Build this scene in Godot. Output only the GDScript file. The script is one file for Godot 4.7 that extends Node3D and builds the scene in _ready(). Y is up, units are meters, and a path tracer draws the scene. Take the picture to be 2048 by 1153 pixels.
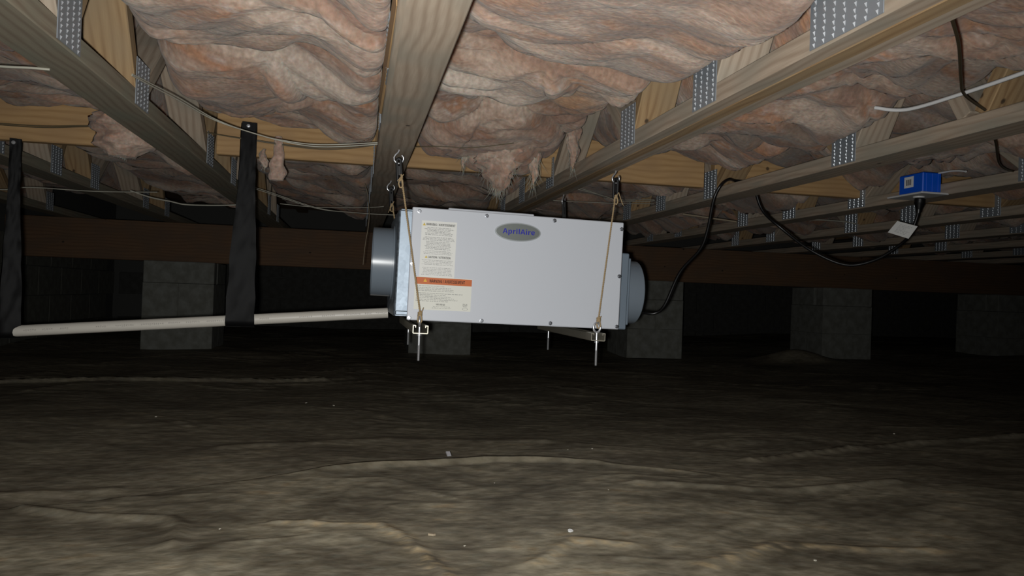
extends Node3D
# A crawl space lit by a camera flash: floor trusses with fibreglass batts, a dehumidifier hung on cords, piers and a plastic-covered ground.

const EYE := 0.40            # eye height above the ground sheet
const CHORD := 0.77          # underside of the truss bottom chords
const CW := 0.0925           # chord width
const PITCH := 0.603         # truss spacing
const X0 := 0.038            # left edge of the truss above the unit

var rng := RandomNumberGenerator.new()
var N := FastNoiseLite.new()
var M := {}
var used := {}


# ------------------------------------------------------------------ mesh building
class MB:
	var v := PackedVector3Array()
	var n := PackedVector3Array()
	var t := PackedVector2Array()
	var c := PackedColorArray()
	var i := PackedInt32Array()
	var colored := false

	func vert(p: Vector3, nn: Vector3, uv: Vector2, col := Color.WHITE) -> int:
		v.append(p); n.append(nn); t.append(uv); c.append(col)
		return v.size() - 1

	func face(a: int, b: int, d: int) -> void:      # orders the corners clockwise about their normals
		var out := n[a] + n[b] + n[d]
		if (v[b] - v[a]).cross(v[d] - v[a]).dot(out) > 0.0:
			i.append(a); i.append(d); i.append(b)
		else:
			i.append(a); i.append(b); i.append(d)

	func poly(ps: Array, out: Vector3, uvs := []) -> void:   # flat convex polygon
		var nn: Vector3 = (ps[1] - ps[0]).cross(ps[2] - ps[0]).normalized()
		if nn.dot(out) < 0.0:
			nn = -nn
		var first := v.size()
		for k in ps.size():
			vert(ps[k], nn, uvs[k] if uvs.size() > k else Vector2(ps[k].x, ps[k].y))
		for k in range(1, ps.size() - 1):
			face(first, first + k, first + k + 1)

	func box(centre: Vector3, size: Vector3, bevel := 0.0, basis := Basis(), suv := Vector2(1, 1), ouv := Vector2.ZERO) -> void:
		var h := size * 0.5
		var b: float = minf(bevel, minf(h.x, minf(h.y, h.z)) * 0.9)
		var long := 0
		if size.y > size[long]: long = 1
		if size.z > size[long]: long = 2
		var at := func(s: Vector3, ax: int) -> Vector3:
			var p := Vector3(s.x * (h.x - b), s.y * (h.y - b), s.z * (h.z - b))
			p[ax] = s[ax] * h[ax]
			return p
		var add := func(ps: Array, out: Vector3, ax: int) -> void:
			var o1 := (ax + 1) % 3
			var o2 := (ax + 2) % 3
			var u := long if long != ax else o1
			var w := o2 if u == o1 else o1
			var uvs := []
			var world := []
			for p in ps:
				uvs.append(Vector2(p[u] * suv.x, p[w] * suv.y + ax * 0.13) + ouv)
				world.append(centre + basis * p)
			poly(world, basis * out, uvs)
		for ax in 3:
			var o1 := (ax + 1) % 3
			var o2 := (ax + 2) % 3
			for sg in [-1.0, 1.0]:
				var ps := []
				for q in [[-1, -1], [1, -1], [1, 1], [-1, 1]]:
					var s := Vector3()
					s[ax] = sg; s[o1] = q[0]; s[o2] = q[1]
					ps.append(at.call(s, ax))
				var out := Vector3(); out[ax] = sg
				add.call(ps, out, ax)
			if b > 0.0:
				for s1 in [-1.0, 1.0]:
					for s2 in [-1.0, 1.0]:
						var lo := Vector3(); var hi := Vector3()
						lo[ax] = -1; hi[ax] = 1
						lo[o1] = s1; hi[o1] = s1; lo[o2] = s2; hi[o2] = s2
						var out := Vector3(); out[o1] = s1; out[o2] = s2
						add.call([at.call(lo, o1), at.call(hi, o1), at.call(hi, o2), at.call(lo, o2)], out, o1)
		if b > 0.0:
			for sx in [-1.0, 1.0]:
				for sy in [-1.0, 1.0]:
					for sz in [-1.0, 1.0]:
						var s := Vector3(sx, sy, sz)
						add.call([at.call(s, 0), at.call(s, 1), at.call(s, 2)], s, 0)

	func tube(pts: Array, radius: float, sides := 8, closed := false, taper := [], flat := 1.0, caps := true) -> void:
		var count := pts.size()
		var d0: Vector3 = (pts[1] - pts[0]).normalized()
		var up := Vector3.UP if absf(d0.y) < 0.9 else Vector3.RIGHT
		var a := d0.cross(up).normalized()
		var first := v.size()
		var run := 0.0
		for k in count:
			var p: Vector3 = pts[k]
			var dir: Vector3
			if closed:
				dir = pts[(k + 1) % count] - pts[(k + count - 1) % count]
			else:
				dir = pts[mini(k + 1, count - 1)] - pts[maxi(k - 1, 0)]
			dir = dir.normalized()
			a = (a - dir * a.dot(dir)).normalized()
			var b := dir.cross(a)
			var r: float = radius * (taper[k] if taper.size() > k else 1.0)
			if k > 0:
				run += p.distance_to(pts[k - 1])
			for s in sides + 1:
				var w := TAU * s / sides
				var q := a * cos(w) + b * sin(w) * flat
				vert(p + q * r, (a * cos(w) * flat + b * sin(w)).normalized(), Vector2(run, float(s) / sides))
		var rings := count if closed else count - 1
		for k in rings:
			var r0 := first + k * (sides + 1)
			var r1 := first + ((k + 1) % count) * (sides + 1)
			for s in sides:
				face(r0 + s, r0 + s + 1, r1 + s)
				face(r0 + s + 1, r1 + s + 1, r1 + s)
		if caps and not closed:
			for e in 2:
				var k := 0 if e == 0 else count - 1
				var dir: Vector3 = (pts[1] - pts[0]) if e == 0 else (pts[count - 1] - pts[count - 2])
				var ring := []
				for s in sides:
					ring.append(v[first + k * (sides + 1) + s])
				poly(ring, -dir if e == 0 else dir)

	func lathe(profile: Array, xf := Transform3D(), segs := 24) -> void:   # profile of (radius, height) about local y
		for k in profile.size() - 1:
			var p: Vector2 = profile[k]
			var q: Vector2 = profile[k + 1]
			if p.distance_to(q) < 1e-7: continue
			var sl := (q - p).normalized()
			var first := v.size()
			for s in segs + 1:
				var w := TAU * s / segs
				var o := Vector3(cos(w), 0, sin(w))
				var nn := (xf.basis * (o * sl.y + Vector3(0, -sl.x, 0))).normalized()
				vert(xf * (o * p.x + Vector3(0, p.y, 0)), nn, Vector2(float(s) / segs, p.y))
				vert(xf * (o * q.x + Vector3(0, q.y, 0)), nn, Vector2(float(s) / segs, q.y))
			for s in segs:
				var f := first + s * 2
				if p.x > 1e-7: face(f, f + 1, f + 2)
				if q.x > 1e-7: face(f + 1, f + 3, f + 2)

	func extrude(outline: PackedVector2Array, z0: float, z1: float, xf := Transform3D()) -> void:
		var tri := Geometry2D.triangulate_polygon(outline)
		for z in [z0, z1]:
			var out := xf.basis * Vector3(0, 0, 1 if z == maxf(z0, z1) else -1)
			var first := v.size()
			for p in outline:
				vert(xf * Vector3(p.x, p.y, z), out.normalized(), p)
			for k in range(0, tri.size(), 3):
				face(first + tri[k], first + tri[k + 1], first + tri[k + 2])
		var area := 0.0
		for k in outline.size():
			area += outline[k].cross(outline[(k + 1) % outline.size()])
		for k in outline.size():
			var p := outline[k]
			var q := outline[(k + 1) % outline.size()]
			var d := (q - p)
			var o := Vector3(d.y, -d.x, 0) * signf(area)
			poly([xf * Vector3(p.x, p.y, z0), xf * Vector3(q.x, q.y, z0), xf * Vector3(q.x, q.y, z1), xf * Vector3(p.x, p.y, z1)], xf.basis * o, [Vector2(p.x, z0), Vector2(q.x, z0), Vector2(q.x, z1), Vector2(p.x, z1)])

	func grid(nu: int, nv: int, pos: Callable, col: Callable, outward: Vector3) -> void:   # smooth surface
		var first := v.size()
		colored = true
		for b in nv + 1:
			for a in nu + 1:
				var p: Vector3 = pos.call(a, b)
				vert(p, outward, Vector2(p.x, p.z), col.call(p, a, b))
		for b in nv + 1:
			for a in nu + 1:
				var du: Vector3 = v[first + b * (nu + 1) + mini(a + 1, nu)] - v[first + b * (nu + 1) + maxi(a - 1, 0)]
				var dv: Vector3 = v[first + mini(b + 1, nv) * (nu + 1) + a] - v[first + maxi(b - 1, 0) * (nu + 1) + a]
				var nn := du.cross(dv).normalized()
				if nn.dot(outward) < 0.0: nn = -nn
				n[first + b * (nu + 1) + a] = nn
		var a0 := v[first + 1] - v[first]
		var b0 := v[first + nu + 1] - v[first]
		var swap := a0.cross(b0).dot(outward) > 0.0
		for b in nv:
			for a in nu:
				var q := first + b * (nu + 1) + a
				if swap:
					i.append_array(PackedInt32Array([q, q + nu + 1, q + 1, q + 1, q + nu + 1, q + nu + 2]))
				else:
					i.append_array(PackedInt32Array([q, q + 1, q + nu + 1, q + 1, q + nu + 2, q + nu + 1]))

	func mesh() -> ArrayMesh:
		var arr := []
		arr.resize(Mesh.ARRAY_MAX)
		arr[Mesh.ARRAY_VERTEX] = v
		arr[Mesh.ARRAY_NORMAL] = n
		arr[Mesh.ARRAY_TEX_UV] = t
		if colored:
			arr[Mesh.ARRAY_COLOR] = c
		arr[Mesh.ARRAY_INDEX] = i
		var m := ArrayMesh.new()
		m.add_surface_from_arrays(Mesh.PRIMITIVE_TRIANGLES, arr)
		return m


# ------------------------------------------------------------------ naming
func numbered(called: String) -> String:
	var k: int = used.get(called, 0)
	used[called] = k + 1
	return called if k == 0 else "%s_%03d" % [called, k]

func tag(o: Node, label: String, category := "", group := "", kind := "") -> Node:
	if label: o.set_meta("label", label)
	if category: o.set_meta("category", category)
	if group: o.set_meta("group", group)
	if kind: o.set_meta("kind", kind)
	return o

func thing(called: String, label: String, category: String, at := Vector3.ZERO, group := "") -> Node3D:
	var o := Node3D.new()
	o.name = numbered(called)
	o.position = at
	add_child(o)
	tag(o, label, category, group)
	return o

func obj(called: String, mesh: Mesh, mat: Material, parent: Node3D = null, at := Vector3.ZERO) -> MeshInstance3D:
	var o := MeshInstance3D.new()
	o.mesh = mesh
	o.material_override = mat
	o.cast_shadow = GeometryInstance3D.SHADOW_CASTING_SETTING_ON
	o.position = at
	if parent == null or parent == self:
		o.name = numbered(called)
		add_child(o)
	else:
		var k := 0
		o.name = called
		while parent.has_node(NodePath(o.name)):
			k += 1
			o.name = "%s_%03d" % [called, k]
		parent.add_child(o, true)
	return o

func struct(called: String, mesh: Mesh, mat: Material, label: String) -> MeshInstance3D:
	var o := obj(called, mesh, mat)
	tag(o, label, "", "", "structure")
	return o


# ------------------------------------------------------------------ materials
func plain(col: Color, rough := 0.7, metal := 0.0) -> StandardMaterial3D:
	var m := StandardMaterial3D.new()
	m.albedo_color = col
	m.roughness = rough
	m.metallic = metal
	return m

func nz(frequency: float, seed_: int, octaves := 3) -> FastNoiseLite:
	var f := FastNoiseLite.new()
	f.noise_type = FastNoiseLite.TYPE_SIMPLEX_SMOOTH
	f.frequency = frequency
	f.seed = seed_
	f.fractal_octaves = octaves
	f.fractal_type = FastNoiseLite.FRACTAL_FBM if octaves > 1 else FastNoiseLite.FRACTAL_NONE
	return f

func noise_tex(frequency: float, seed_: int, lo: Color, hi: Color, size := 512, octaves := 4) -> NoiseTexture2D:
	var t := NoiseTexture2D.new()
	t.width = size; t.height = size
	t.seamless = true
	t.noise = nz(frequency, seed_, octaves)
	var g := Gradient.new()
	g.set_color(0, lo); g.set_color(1, hi)
	t.color_ramp = g
	return t

func wood(seed_: int, light: Color, dark: Color, grey: Color, knots: int) -> StandardMaterial3D:
	var w := 512; var h := 256
	var im := Image.create(w, h, false, Image.FORMAT_RGB8)
	var f := nz(1.0, seed_, 1)
	var r := RandomNumberGenerator.new(); r.seed = seed_
	var ks := []
	for k in knots:
		ks.append(Vector3(r.randf(), r.randf_range(0.1, 0.9), r.randf_range(0.012, 0.022)))
	for y in h:
		var vv := float(y) / h
		for x in w:
			var a := TAU * x / w
			var cu := cos(a); var su := sin(a)
			var warp := f.get_noise_3d(cu * 0.8, su * 0.8, vv * 2.5) * 0.032
			var kd := 0.0
			for k in ks:
				var dx: float = absf(float(x) / w - k.x)
				dx = minf(dx, 1.0 - dx) * 4.0
				var dy: float = vv - k.y
				var d: float = sqrt(dx * dx + dy * dy)
				warp += 0.02 * signf(dy) * exp(-d * d / (k.z * k.z * 22.0))
				kd = maxf(kd, 1.0 - smoothstep(k.z * 0.7, k.z * 1.3, d))
			var ring := 0.5 + 0.5 * sin((vv + warp) * TAU * 15.0)
			ring = pow(ring, 2.2)
			var fibre := f.get_noise_3d(cu * 3.0, su * 3.0, vv * 90.0) * 0.5 + 0.5
			var stain := f.get_noise_3d(cu * 1.3 + 9.0, su * 1.3, vv * 3.0) * 0.5 + 0.5
			var col := light.lerp(dark, clampf(ring * 0.55 + fibre * 0.35, 0, 1))
			col = col.lerp(grey, clampf((stain - 0.35) * 1.3, 0.0, 0.75))
			col = col.lerp(dark * 0.45, kd * 0.85)
			im.set_pixel(x, y, col)
	var m := plain(Color.WHITE, 0.82)
	m.albedo_texture = ImageTexture.create_from_image(im)
	return m

func print_rows(im: Image, x0: int, x1: int, y0: int, count: int, step: int, ink: Color, centred: bool, r: RandomNumberGenerator, tall := 3) -> void:
	# rows of print too small to read: word-like runs of strokes
	for k in count:
		var y := y0 + k * step
		var shrink := r.randf_range(0.0, 0.22) if centred else 0.0
		var last := r.randf_range(0.55, 1.0) if not centred else 1.0
		var a: float = x0 + (x1 - x0) * shrink * 0.5
		var b: float = x0 + (x1 - x0) * (1.0 - shrink * 0.5) * last
		var x := a
		while x < b:
			var word := r.randi_range(3, 9)
			for l in word:
				if x >= b: break
				im.fill_rect(Rect2i(int(x), y + (r.randi() % 2), 1, tall - (r.randi() % 2)), ink)
				if r.randf() < 0.5:
					im.fill_rect(Rect2i(int(x), y + (r.randi() % tall), 2, 1), ink)
				x += 2.6
			x += 3.0

func triangle_mark(im: Image, x: int, y: int, s: int, fill: Color) -> void:
	for k in s:
		var half := int(k * 0.55)
		im.fill_rect(Rect2i(x - half, y + k, half * 2 + 1, 1), fill)
	im.fill_rect(Rect2i(x, y + int(s * 0.35), 1, int(s * 0.35)), Color(0.1, 0.1, 0.1))
	im.fill_rect(Rect2i(x, y + int(s * 0.82), 1, 1), Color(0.1, 0.1, 0.1))

func make_materials() -> void:
	M.wood = wood(11, Color(0.66, 0.60, 0.53), Color(0.53, 0.46, 0.39), Color(0.53, 0.51, 0.46), 3)
	M.wood_green = wood(12, Color(0.54, 0.51, 0.44), Color(0.44, 0.39, 0.33), Color(0.48, 0.48, 0.42), 2)
	M.wood_web = wood(13, Color(0.61, 0.51, 0.37), Color(0.48, 0.37, 0.25), Color(0.53, 0.46, 0.36), 2)
	M.wood_new = wood(14, Color(0.69, 0.56, 0.39), Color(0.59, 0.46, 0.30), Color(0.60, 0.48, 0.34), 3)
	M.wood_girder = wood(15, Color(0.40, 0.30, 0.21), Color(0.32, 0.23, 0.155), Color(0.33, 0.26, 0.20), 4)
	M.panel = plain(Color(0.79, 0.805, 0.835), 0.42)
	M.panel.metallic_specular = 0.4
	var g := plain(Color(0.66, 0.71, 0.76), 0.40, 0.85)
	var cell := FastNoiseLite.new()
	cell.noise_type = FastNoiseLite.TYPE_CELLULAR
	cell.frequency = 0.045
	cell.cellular_return_type = FastNoiseLite.RETURN_CELL_VALUE
	var t := NoiseTexture2D.new()
	t.width = 256; t.height = 256; t.seamless = true; t.noise = cell
	var gr := Gradient.new(); gr.set_color(0, Color(0.62, 0.62, 0.62)); gr.set_color(1, Color(1, 1, 1))
	t.color_ramp = gr
	g.albedo_texture = t
	g.roughness_texture = t
	g.roughness = 0.62
	g.uv1_triplanar = true
	g.uv1_scale = Vector3(6, 6, 6)
	M.galv = g
	M.plate = plain(Color(0.58, 0.61, 0.64), 0.5, 0.55)
	M.tooth = plain(Color(0.72, 0.74, 0.76), 0.40, 0.7)
	M.zinc = plain(Color(0.90, 0.91, 0.93), 0.28, 0.8)
	M.screw = plain(Color(0.55, 0.56, 0.58), 0.32, 0.9)
	M.strut = plain(Color(0.72, 0.70, 0.64), 0.40, 0.7)
	M.collar = plain(Color(0.46, 0.50, 0.54), 0.28)
	M.flange = plain(Color(0.44, 0.49, 0.54), 0.5)
	M.rubber = plain(Color(0.07, 0.07, 0.075), 0.55)
	M.cord = plain(Color(0.04, 0.04, 0.045), 0.38)
	M.rope = plain(Color(0.66, 0.57, 0.43), 0.85)
	M.strap = plain(Color(0.035, 0.035, 0.040), 0.6)
	M.strap.metallic_specular = 0.3
	M.pvc = plain(Color(0.80, 0.78, 0.74), 0.4)
	M.print = plain(Color(0.58, 0.56, 0.54), 0.7)
	M.wire = plain(Color(0.62, 0.61, 0.56), 0.5)
	M.wire_dark = plain(Color(0.34, 0.30, 0.22), 0.5)
	M.rod = plain(Color(0.28, 0.24, 0.17), 0.5, 0.3)
	M.blue = plain(Color(0.01, 0.33, 0.80), 0.45)
	M.white = plain(Color(0.80, 0.80, 0.80), 0.45)
	M.paper = plain(Color(0.88, 0.88, 0.87), 0.7)
	M.badge = plain(Color(0.47, 0.49, 0.48), 0.35, 0.3)
	M.badge_rim = plain(Color(0.70, 0.72, 0.73), 0.3, 0.5)
	M.badge_blue = plain(Color(0.07, 0.08, 0.62), 0.4)
	M.crumb = plain(Color(0.62, 0.60, 0.55), 0.8)
	M.ink = plain(Color(0.14, 0.13, 0.12), 0.8)
	M.stick = plain(Color(0.55, 0.50, 0.42), 0.8)
	# fibreglass: pigment comes from the vertex colours, fine fibre relief from a height map
	var ins := plain(Color.WHITE, 0.95)
	ins.vertex_color_use_as_albedo = true
	ins.metallic_specular = 0.15
	ins.rim_enabled = true
	ins.rim = 0.25
	ins.subsurf_scatter_enabled = true
	ins.subsurf_scatter_strength = 0.55
	ins.heightmap_enabled = true
	ins.heightmap_texture = noise_tex(0.03, 31, Color.BLACK, Color.WHITE, 512, 5)
	ins.heightmap_scale = 0.12
	ins.uv1_triplanar = true
	ins.uv1_world_triplanar = true
	ins.uv1_scale = Vector3(3.2, 3.2, 7.0)
	ins.albedo_texture = noise_tex(0.035, 32, Color(0.72, 0.70, 0.69), Color(1, 1, 1), 512, 5)
	M.batt = ins
	var gd := plain(Color.WHITE, 0.62)
	gd.vertex_color_use_as_albedo = true
	gd.metallic_specular = 0.35
	gd.heightmap_enabled = true
	gd.heightmap_texture = noise_tex(0.02, 41, Color.BLACK, Color.WHITE, 512, 5)
	gd.heightmap_scale = 0.10
	gd.albedo_texture = noise_tex(0.02, 42, Color(0.70, 0.69, 0.66), Color(1, 1, 1), 512, 5)
	gd.uv1_triplanar = true
	gd.uv1_world_triplanar = true
	gd.uv1_scale = Vector3(2.2, 2.2, 3.6)
	M.sheet = gd
	var co := plain(Color(0.45, 0.455, 0.435), 0.9)
	co.albedo_texture = noise_tex(0.03, 51, Color(0.80, 0.79, 0.76), Color(1, 1, 1), 256)
	co.uv1_triplanar = true
	co.uv1_scale = Vector3(2, 2, 2)
	M.block = co
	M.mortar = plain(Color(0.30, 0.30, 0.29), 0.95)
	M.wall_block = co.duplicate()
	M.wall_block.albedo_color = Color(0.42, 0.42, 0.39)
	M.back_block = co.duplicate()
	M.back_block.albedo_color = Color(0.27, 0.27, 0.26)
	M.soil = plain(Color(0.30, 0.24, 0.18), 1.0)
	M.subfloor = plain(Color(0.55, 0.42, 0.28), 0.9)


# ------------------------------------------------------------------ ground
func ground(x: float, z: float) -> float:
	var y := 0.010 * N.get_noise_2d(x * 1.1, z * 1.1)
	y += 0.055 * smoothstep(2.4, 5.0, x) * smoothstep(-3.2, -5.2, z) + 0.03 * smoothstep(-4.4, -6.0, z)
	y += 0.075 * exp(-(pow((x - 2.98) / 0.22, 2.0) + pow((z + 4.62) / 0.16, 2.0)))
	y += 0.09 * exp(-(pow((x - 5.0) / 0.5, 2.0) + pow((z + 4.3) / 0.35, 2.0)))
	y += 0.02 * exp(-(pow((x + 0.6) / 0.3, 2.0) + pow((z + 4.5) / 0.2, 2.0)))
	return y

func wrinkle(x: float, z: float) -> float:
	var wx := x + 0.16 * N.get_noise_2d(x * 2.2 + 31.0, z * 2.2)
	var wz := z + 0.16 * N.get_noise_2d(x * 2.2, z * 2.2 + 77.0)
	var r1 := 1.0 - absf(N.get_noise_2d(wx * 1.5 + 5.0, wz * 3.6))
	var r2 := 1.0 - absf(N.get_noise_2d(wx * 4.2 + 50.0, wz * 7.5))
	var gate := 0.35 + 0.65 * smoothstep(-0.3, 0.5, N.get_noise_2d(x * 1.3 + 200.0, z * 1.3))
	return gate * (0.0042 * pow(r1, 5.0) + 0.0010 * pow(r2, 4.0)) + 0.0004 * N.get_noise_2d(x * 17.0, z * 22.0)

func ridge(x: float, z: float, pts: Array, wide: float, high: float) -> float:
	var best := 9.0
	var end := 1.0
	for k in pts.size() - 1:
		var p := Geometry2D.get_closest_point_to_segment(Vector2(x, z), pts[k], pts[k + 1])
		best = minf(best, p.distance_to(Vector2(x, z)))
	return high * end * exp(-best * best / (wide * wide))

var folds := [
	[[Vector2(-1.5, -3.12), Vector2(-0.985, -3.20), Vector2(-0.43, -3.25), Vector2(-0.12, -3.31)], 0.014, 0.016],
	[[Vector2(1.0, -1.74), Vector2(1.19, -1.80), Vector2(1.6, -1.92), Vector2(2.1, -1.98), Vector2(2.6, -2.0)], 0.012, 0.010],
	[[Vector2(-0.56, -1.45), Vector2(-0.43, -1.38), Vector2(-0.30, -1.35), Vector2(-0.27, -1.30), Vector2(-0.26, -1.2)], 0.016, 0.007],
	[[Vector2(-0.9, -1.62), Vector2(-0.66, -1.55), Vector2(-0.45, -1.57)], 0.025, 0.007],
	[[Vector2(-0.12, -1.30), Vector2(0.05, -1.27), Vector2(0.09, -1.20), Vector2(0.14, -1.02)], 0.012, 0.005],
	[[Vector2(0.27, -1.07), Vector2(0.36, -1.17), Vector2(0.45, -1.13)], 0.012, 0.004],
	[[Vector2(0.52, -1.03), Vector2(0.70, -1.12), Vector2(0.95, -1.06)], 0.014, 0.004],
	[[Vector2(0.6, -1.5), Vector2(0.9, -1.42), Vector2(1.2, -1.46)], 0.016, 0.007],
	[[Vector2(-0.3, -1.95), Vector2(0.1, -2.05), Vector2(0.5, -1.98)], 0.03, 0.004],
]

func all_folds(x: float, z: float) -> float:
	var y := 0.0
	for f in folds:
		y += ridge(x, z, f[0], f[1], f[2])
	return y

func dust(p: Vector3, near: bool) -> Color:
	# pigment of the film: dark plastic under grey-green dust with tan silt in drifts
	var a := N.get_noise_2d(p.x * 3.0 + 11.0, p.z * 5.0) * 0.5 + 0.5
	var b := N.get_noise_2d(p.x * 11.0 + 41.0, p.z * 17.0) * 0.5 + 0.5
	var c := N.get_noise_2d(p.x * 34.0 + 91.0, p.z * 46.0) * 0.5 + 0.5
	var film := Color(0.175, 0.150, 0.112) if not near else Color(0.145, 0.125, 0.092)
	var grey := Color(0.385, 0.348, 0.262)
	var silt := Color(0.42, 0.32, 0.20)
	var col := film.lerp(grey, clampf(a * 1.0 + b * 0.6 - 0.32, 0.0, 1.0) if near else clampf(a * 0.7 + b * 0.5 - 0.28, 0.0, 1.0))
	col = col.lerp(Color(0.20, 0.205, 0.17), clampf(c - 0.5, 0.0, 0.4))
	var s := smoothstep(0.70, 0.95, b * 0.6 + c * 0.5) * smoothstep(0.45, 0.75, a)
	col = col.lerp(silt, clampf(s, 0.0, 0.8) * (0.8 if near else 0.4))
	if near:
		for k in [4, 5, 6]:
			col = col.lerp(Color(0.46, 0.36, 0.22), 0.75 * ridge(p.x, p.z, folds[k][0], 0.022, 1.0) * smoothstep(0.52, 0.72, c))
	return col

func build_ground() -> void:
	var m := MB.new()
	m.box(Vector3(3.4, -0.14, -3.0), Vector3(11.6, 0.2, 9.0))
	struct("floor", m.mesh(), M.soil, "bare soil under the plastic ground sheets")
	# far sheet: everything beyond the overlap seam, running on below the near sheet
	m = MB.new()
	var mid := MB.new()
	var nx := 260; var nzz := 560
	var xs := func(a: int) -> float: return lerpf(-2.0, 9.0, pow(float(a) / nx, 1.25))
	m.grid(nx, nzz, func(a: int, b: int) -> Vector3:
		var x: float = xs.call(a)
		var z := -0.9 - 6.2 * pow(float(b) / nzz, 1.5)
		return Vector3(x, ground(x, z) + wrinkle(x, z) * (1.0 + 0.4 * smoothstep(-2.0, -4.0, z)) + all_folds(x, z) - 0.006, z),
		func(p: Vector3, _a: int, _b: int) -> Color: return dust(p, false), Vector3.UP)
	tag(obj("ground_sheet", m.mesh(), M.sheet), "dark dusty plastic ground sheet beyond the seam, running back to the piers", "ground sheet")
	# near sheet: its far edge curls up as the pale seam that crosses the picture
	m = MB.new()
	var seam := func(x: float) -> float:
		return -1.752 + 0.42 * pow(x - 0.34, 2.0) / (0.35 + absf(x - 0.34)) + 0.012 * N.get_noise_2d(x * 3.0, 4.0)
	var ex := 380; var ez := 300
	m.grid(ex, ez, func(a: int, b: int) -> Vector3:
		var x := lerpf(-1.7, 2.9, float(a) / ex)
		var far: float = seam.call(x)
		var s := float(b) / ez
		var z := lerpf(-0.05, far, pow(s, 0.8))
		var y := ground(x, z) + wrinkle(x, z) + all_folds(x, z)
		var lip := smoothstep(0.030, 0.0, z - far)
		var strong := 0.0 + 1.0 * exp(-pow((x - 0.24) / 0.36, 4.0))
		y += lip * (0.013 * strong - 0.006 * (1.0 - strong))
		if b == ez:
			y = ground(x, z) - 0.010
		return Vector3(x, y, z),
		func(p: Vector3, _a: int, b: int) -> Color:
			var col := dust(p, true)
			var lip := smoothstep(0.03, 0.0, p.z - float(seam.call(p.x)))
			return col.lerp(Color(0.30, 0.265, 0.19), lip * 0.7 * exp(-pow((p.x - 0.22) / 0.45, 2.0))),
		Vector3.UP)
	tag(obj("ground_sheet", m.mesh(), M.sheet), "nearest grey-green dusty plastic ground sheet with silt streaks, ending at a raised curved seam", "ground sheet")
	# crumbs on the sheet
	var crumbs := [[-0.157, -2.605, 0.007], [-0.064, -2.552, 0.008], [0.611, -1.837, 0.005], [0.542, -1.828, 0.004], [-0.569, -2.354, 0.007], [0.718, -1.04, 0.006], [-0.205, -1.277, 0.004], [0.30, -1.55, 0.003], [0.52, -1.45, 0.003], [0.18, -1.16, 0.004], [1.68, -2.049, 0.009]]
	for c in crumbs:
		obj("crumb", chip(c[2], int(c[0] * 900)), M.crumb)
		var o := get_child(get_child_count() - 1) as Node3D
		o.scale = Vector3.ONE * 0.55
		o.position = Vector3(c[0], ground(c[0], c[1]) + wrinkle(c[0], c[1]) + all_folds(c[0], c[1]) + c[2] * 0.12, c[1])
		tag(o, "pale crumb lying on the dusty ground sheet", "debris", "pale crumbs scattered over the ground sheets")
	var w := obj("plastic_chip", chip(0.0045, 5), M.white, null, Vector3(0.367, ground(0.367, -1.206) + wrinkle(0.367, -1.206) + 0.001, -1.206))
	tag(w, "white chip lying on the near ground sheet in front of the seam", "debris")
	w = obj("wood_chip", chip(0.0065, 9), M.stick, null, Vector3(0.134, ground(0.134, -1.211) + wrinkle(0.134, -1.211) + 0.0015, -1.211))
	tag(w, "tan wood chip on the near ground sheet beside a silt streak", "debris")
	m = MB.new()
	m.box(Vector3.ZERO, Vector3(0.011, 0.003, 0.016), 0.001, Basis.from_euler(Vector3(0.5, 0.2, 0)))
	w = obj("seam_tab", m.mesh(), M.zinc, null, Vector3(0.224, 0.018, -1.74))
	tag(w, "small shiny tab stuck on the raised seam of the near ground sheet", "tab")

func chip(s: float, seed_: int) -> ArrayMesh:
	var r := RandomNumberGenerator.new(); r.seed = seed_
	var m := MB.new()
	var p := PackedVector2Array()
	for k in 7:
		var a := TAU * k / 7.0
		p.append(Vector2(cos(a), sin(a)) * s * r.randf_range(0.6, 1.1))
	m.extrude(p, -s * 0.22, s * 0.3, Transform3D(Basis.from_euler(Vector3(-PI / 2 + r.randf_range(-0.3, 0.3), r.randf() * 6.0, 0)), Vector3.ZERO))
	return m.mesh()


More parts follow.
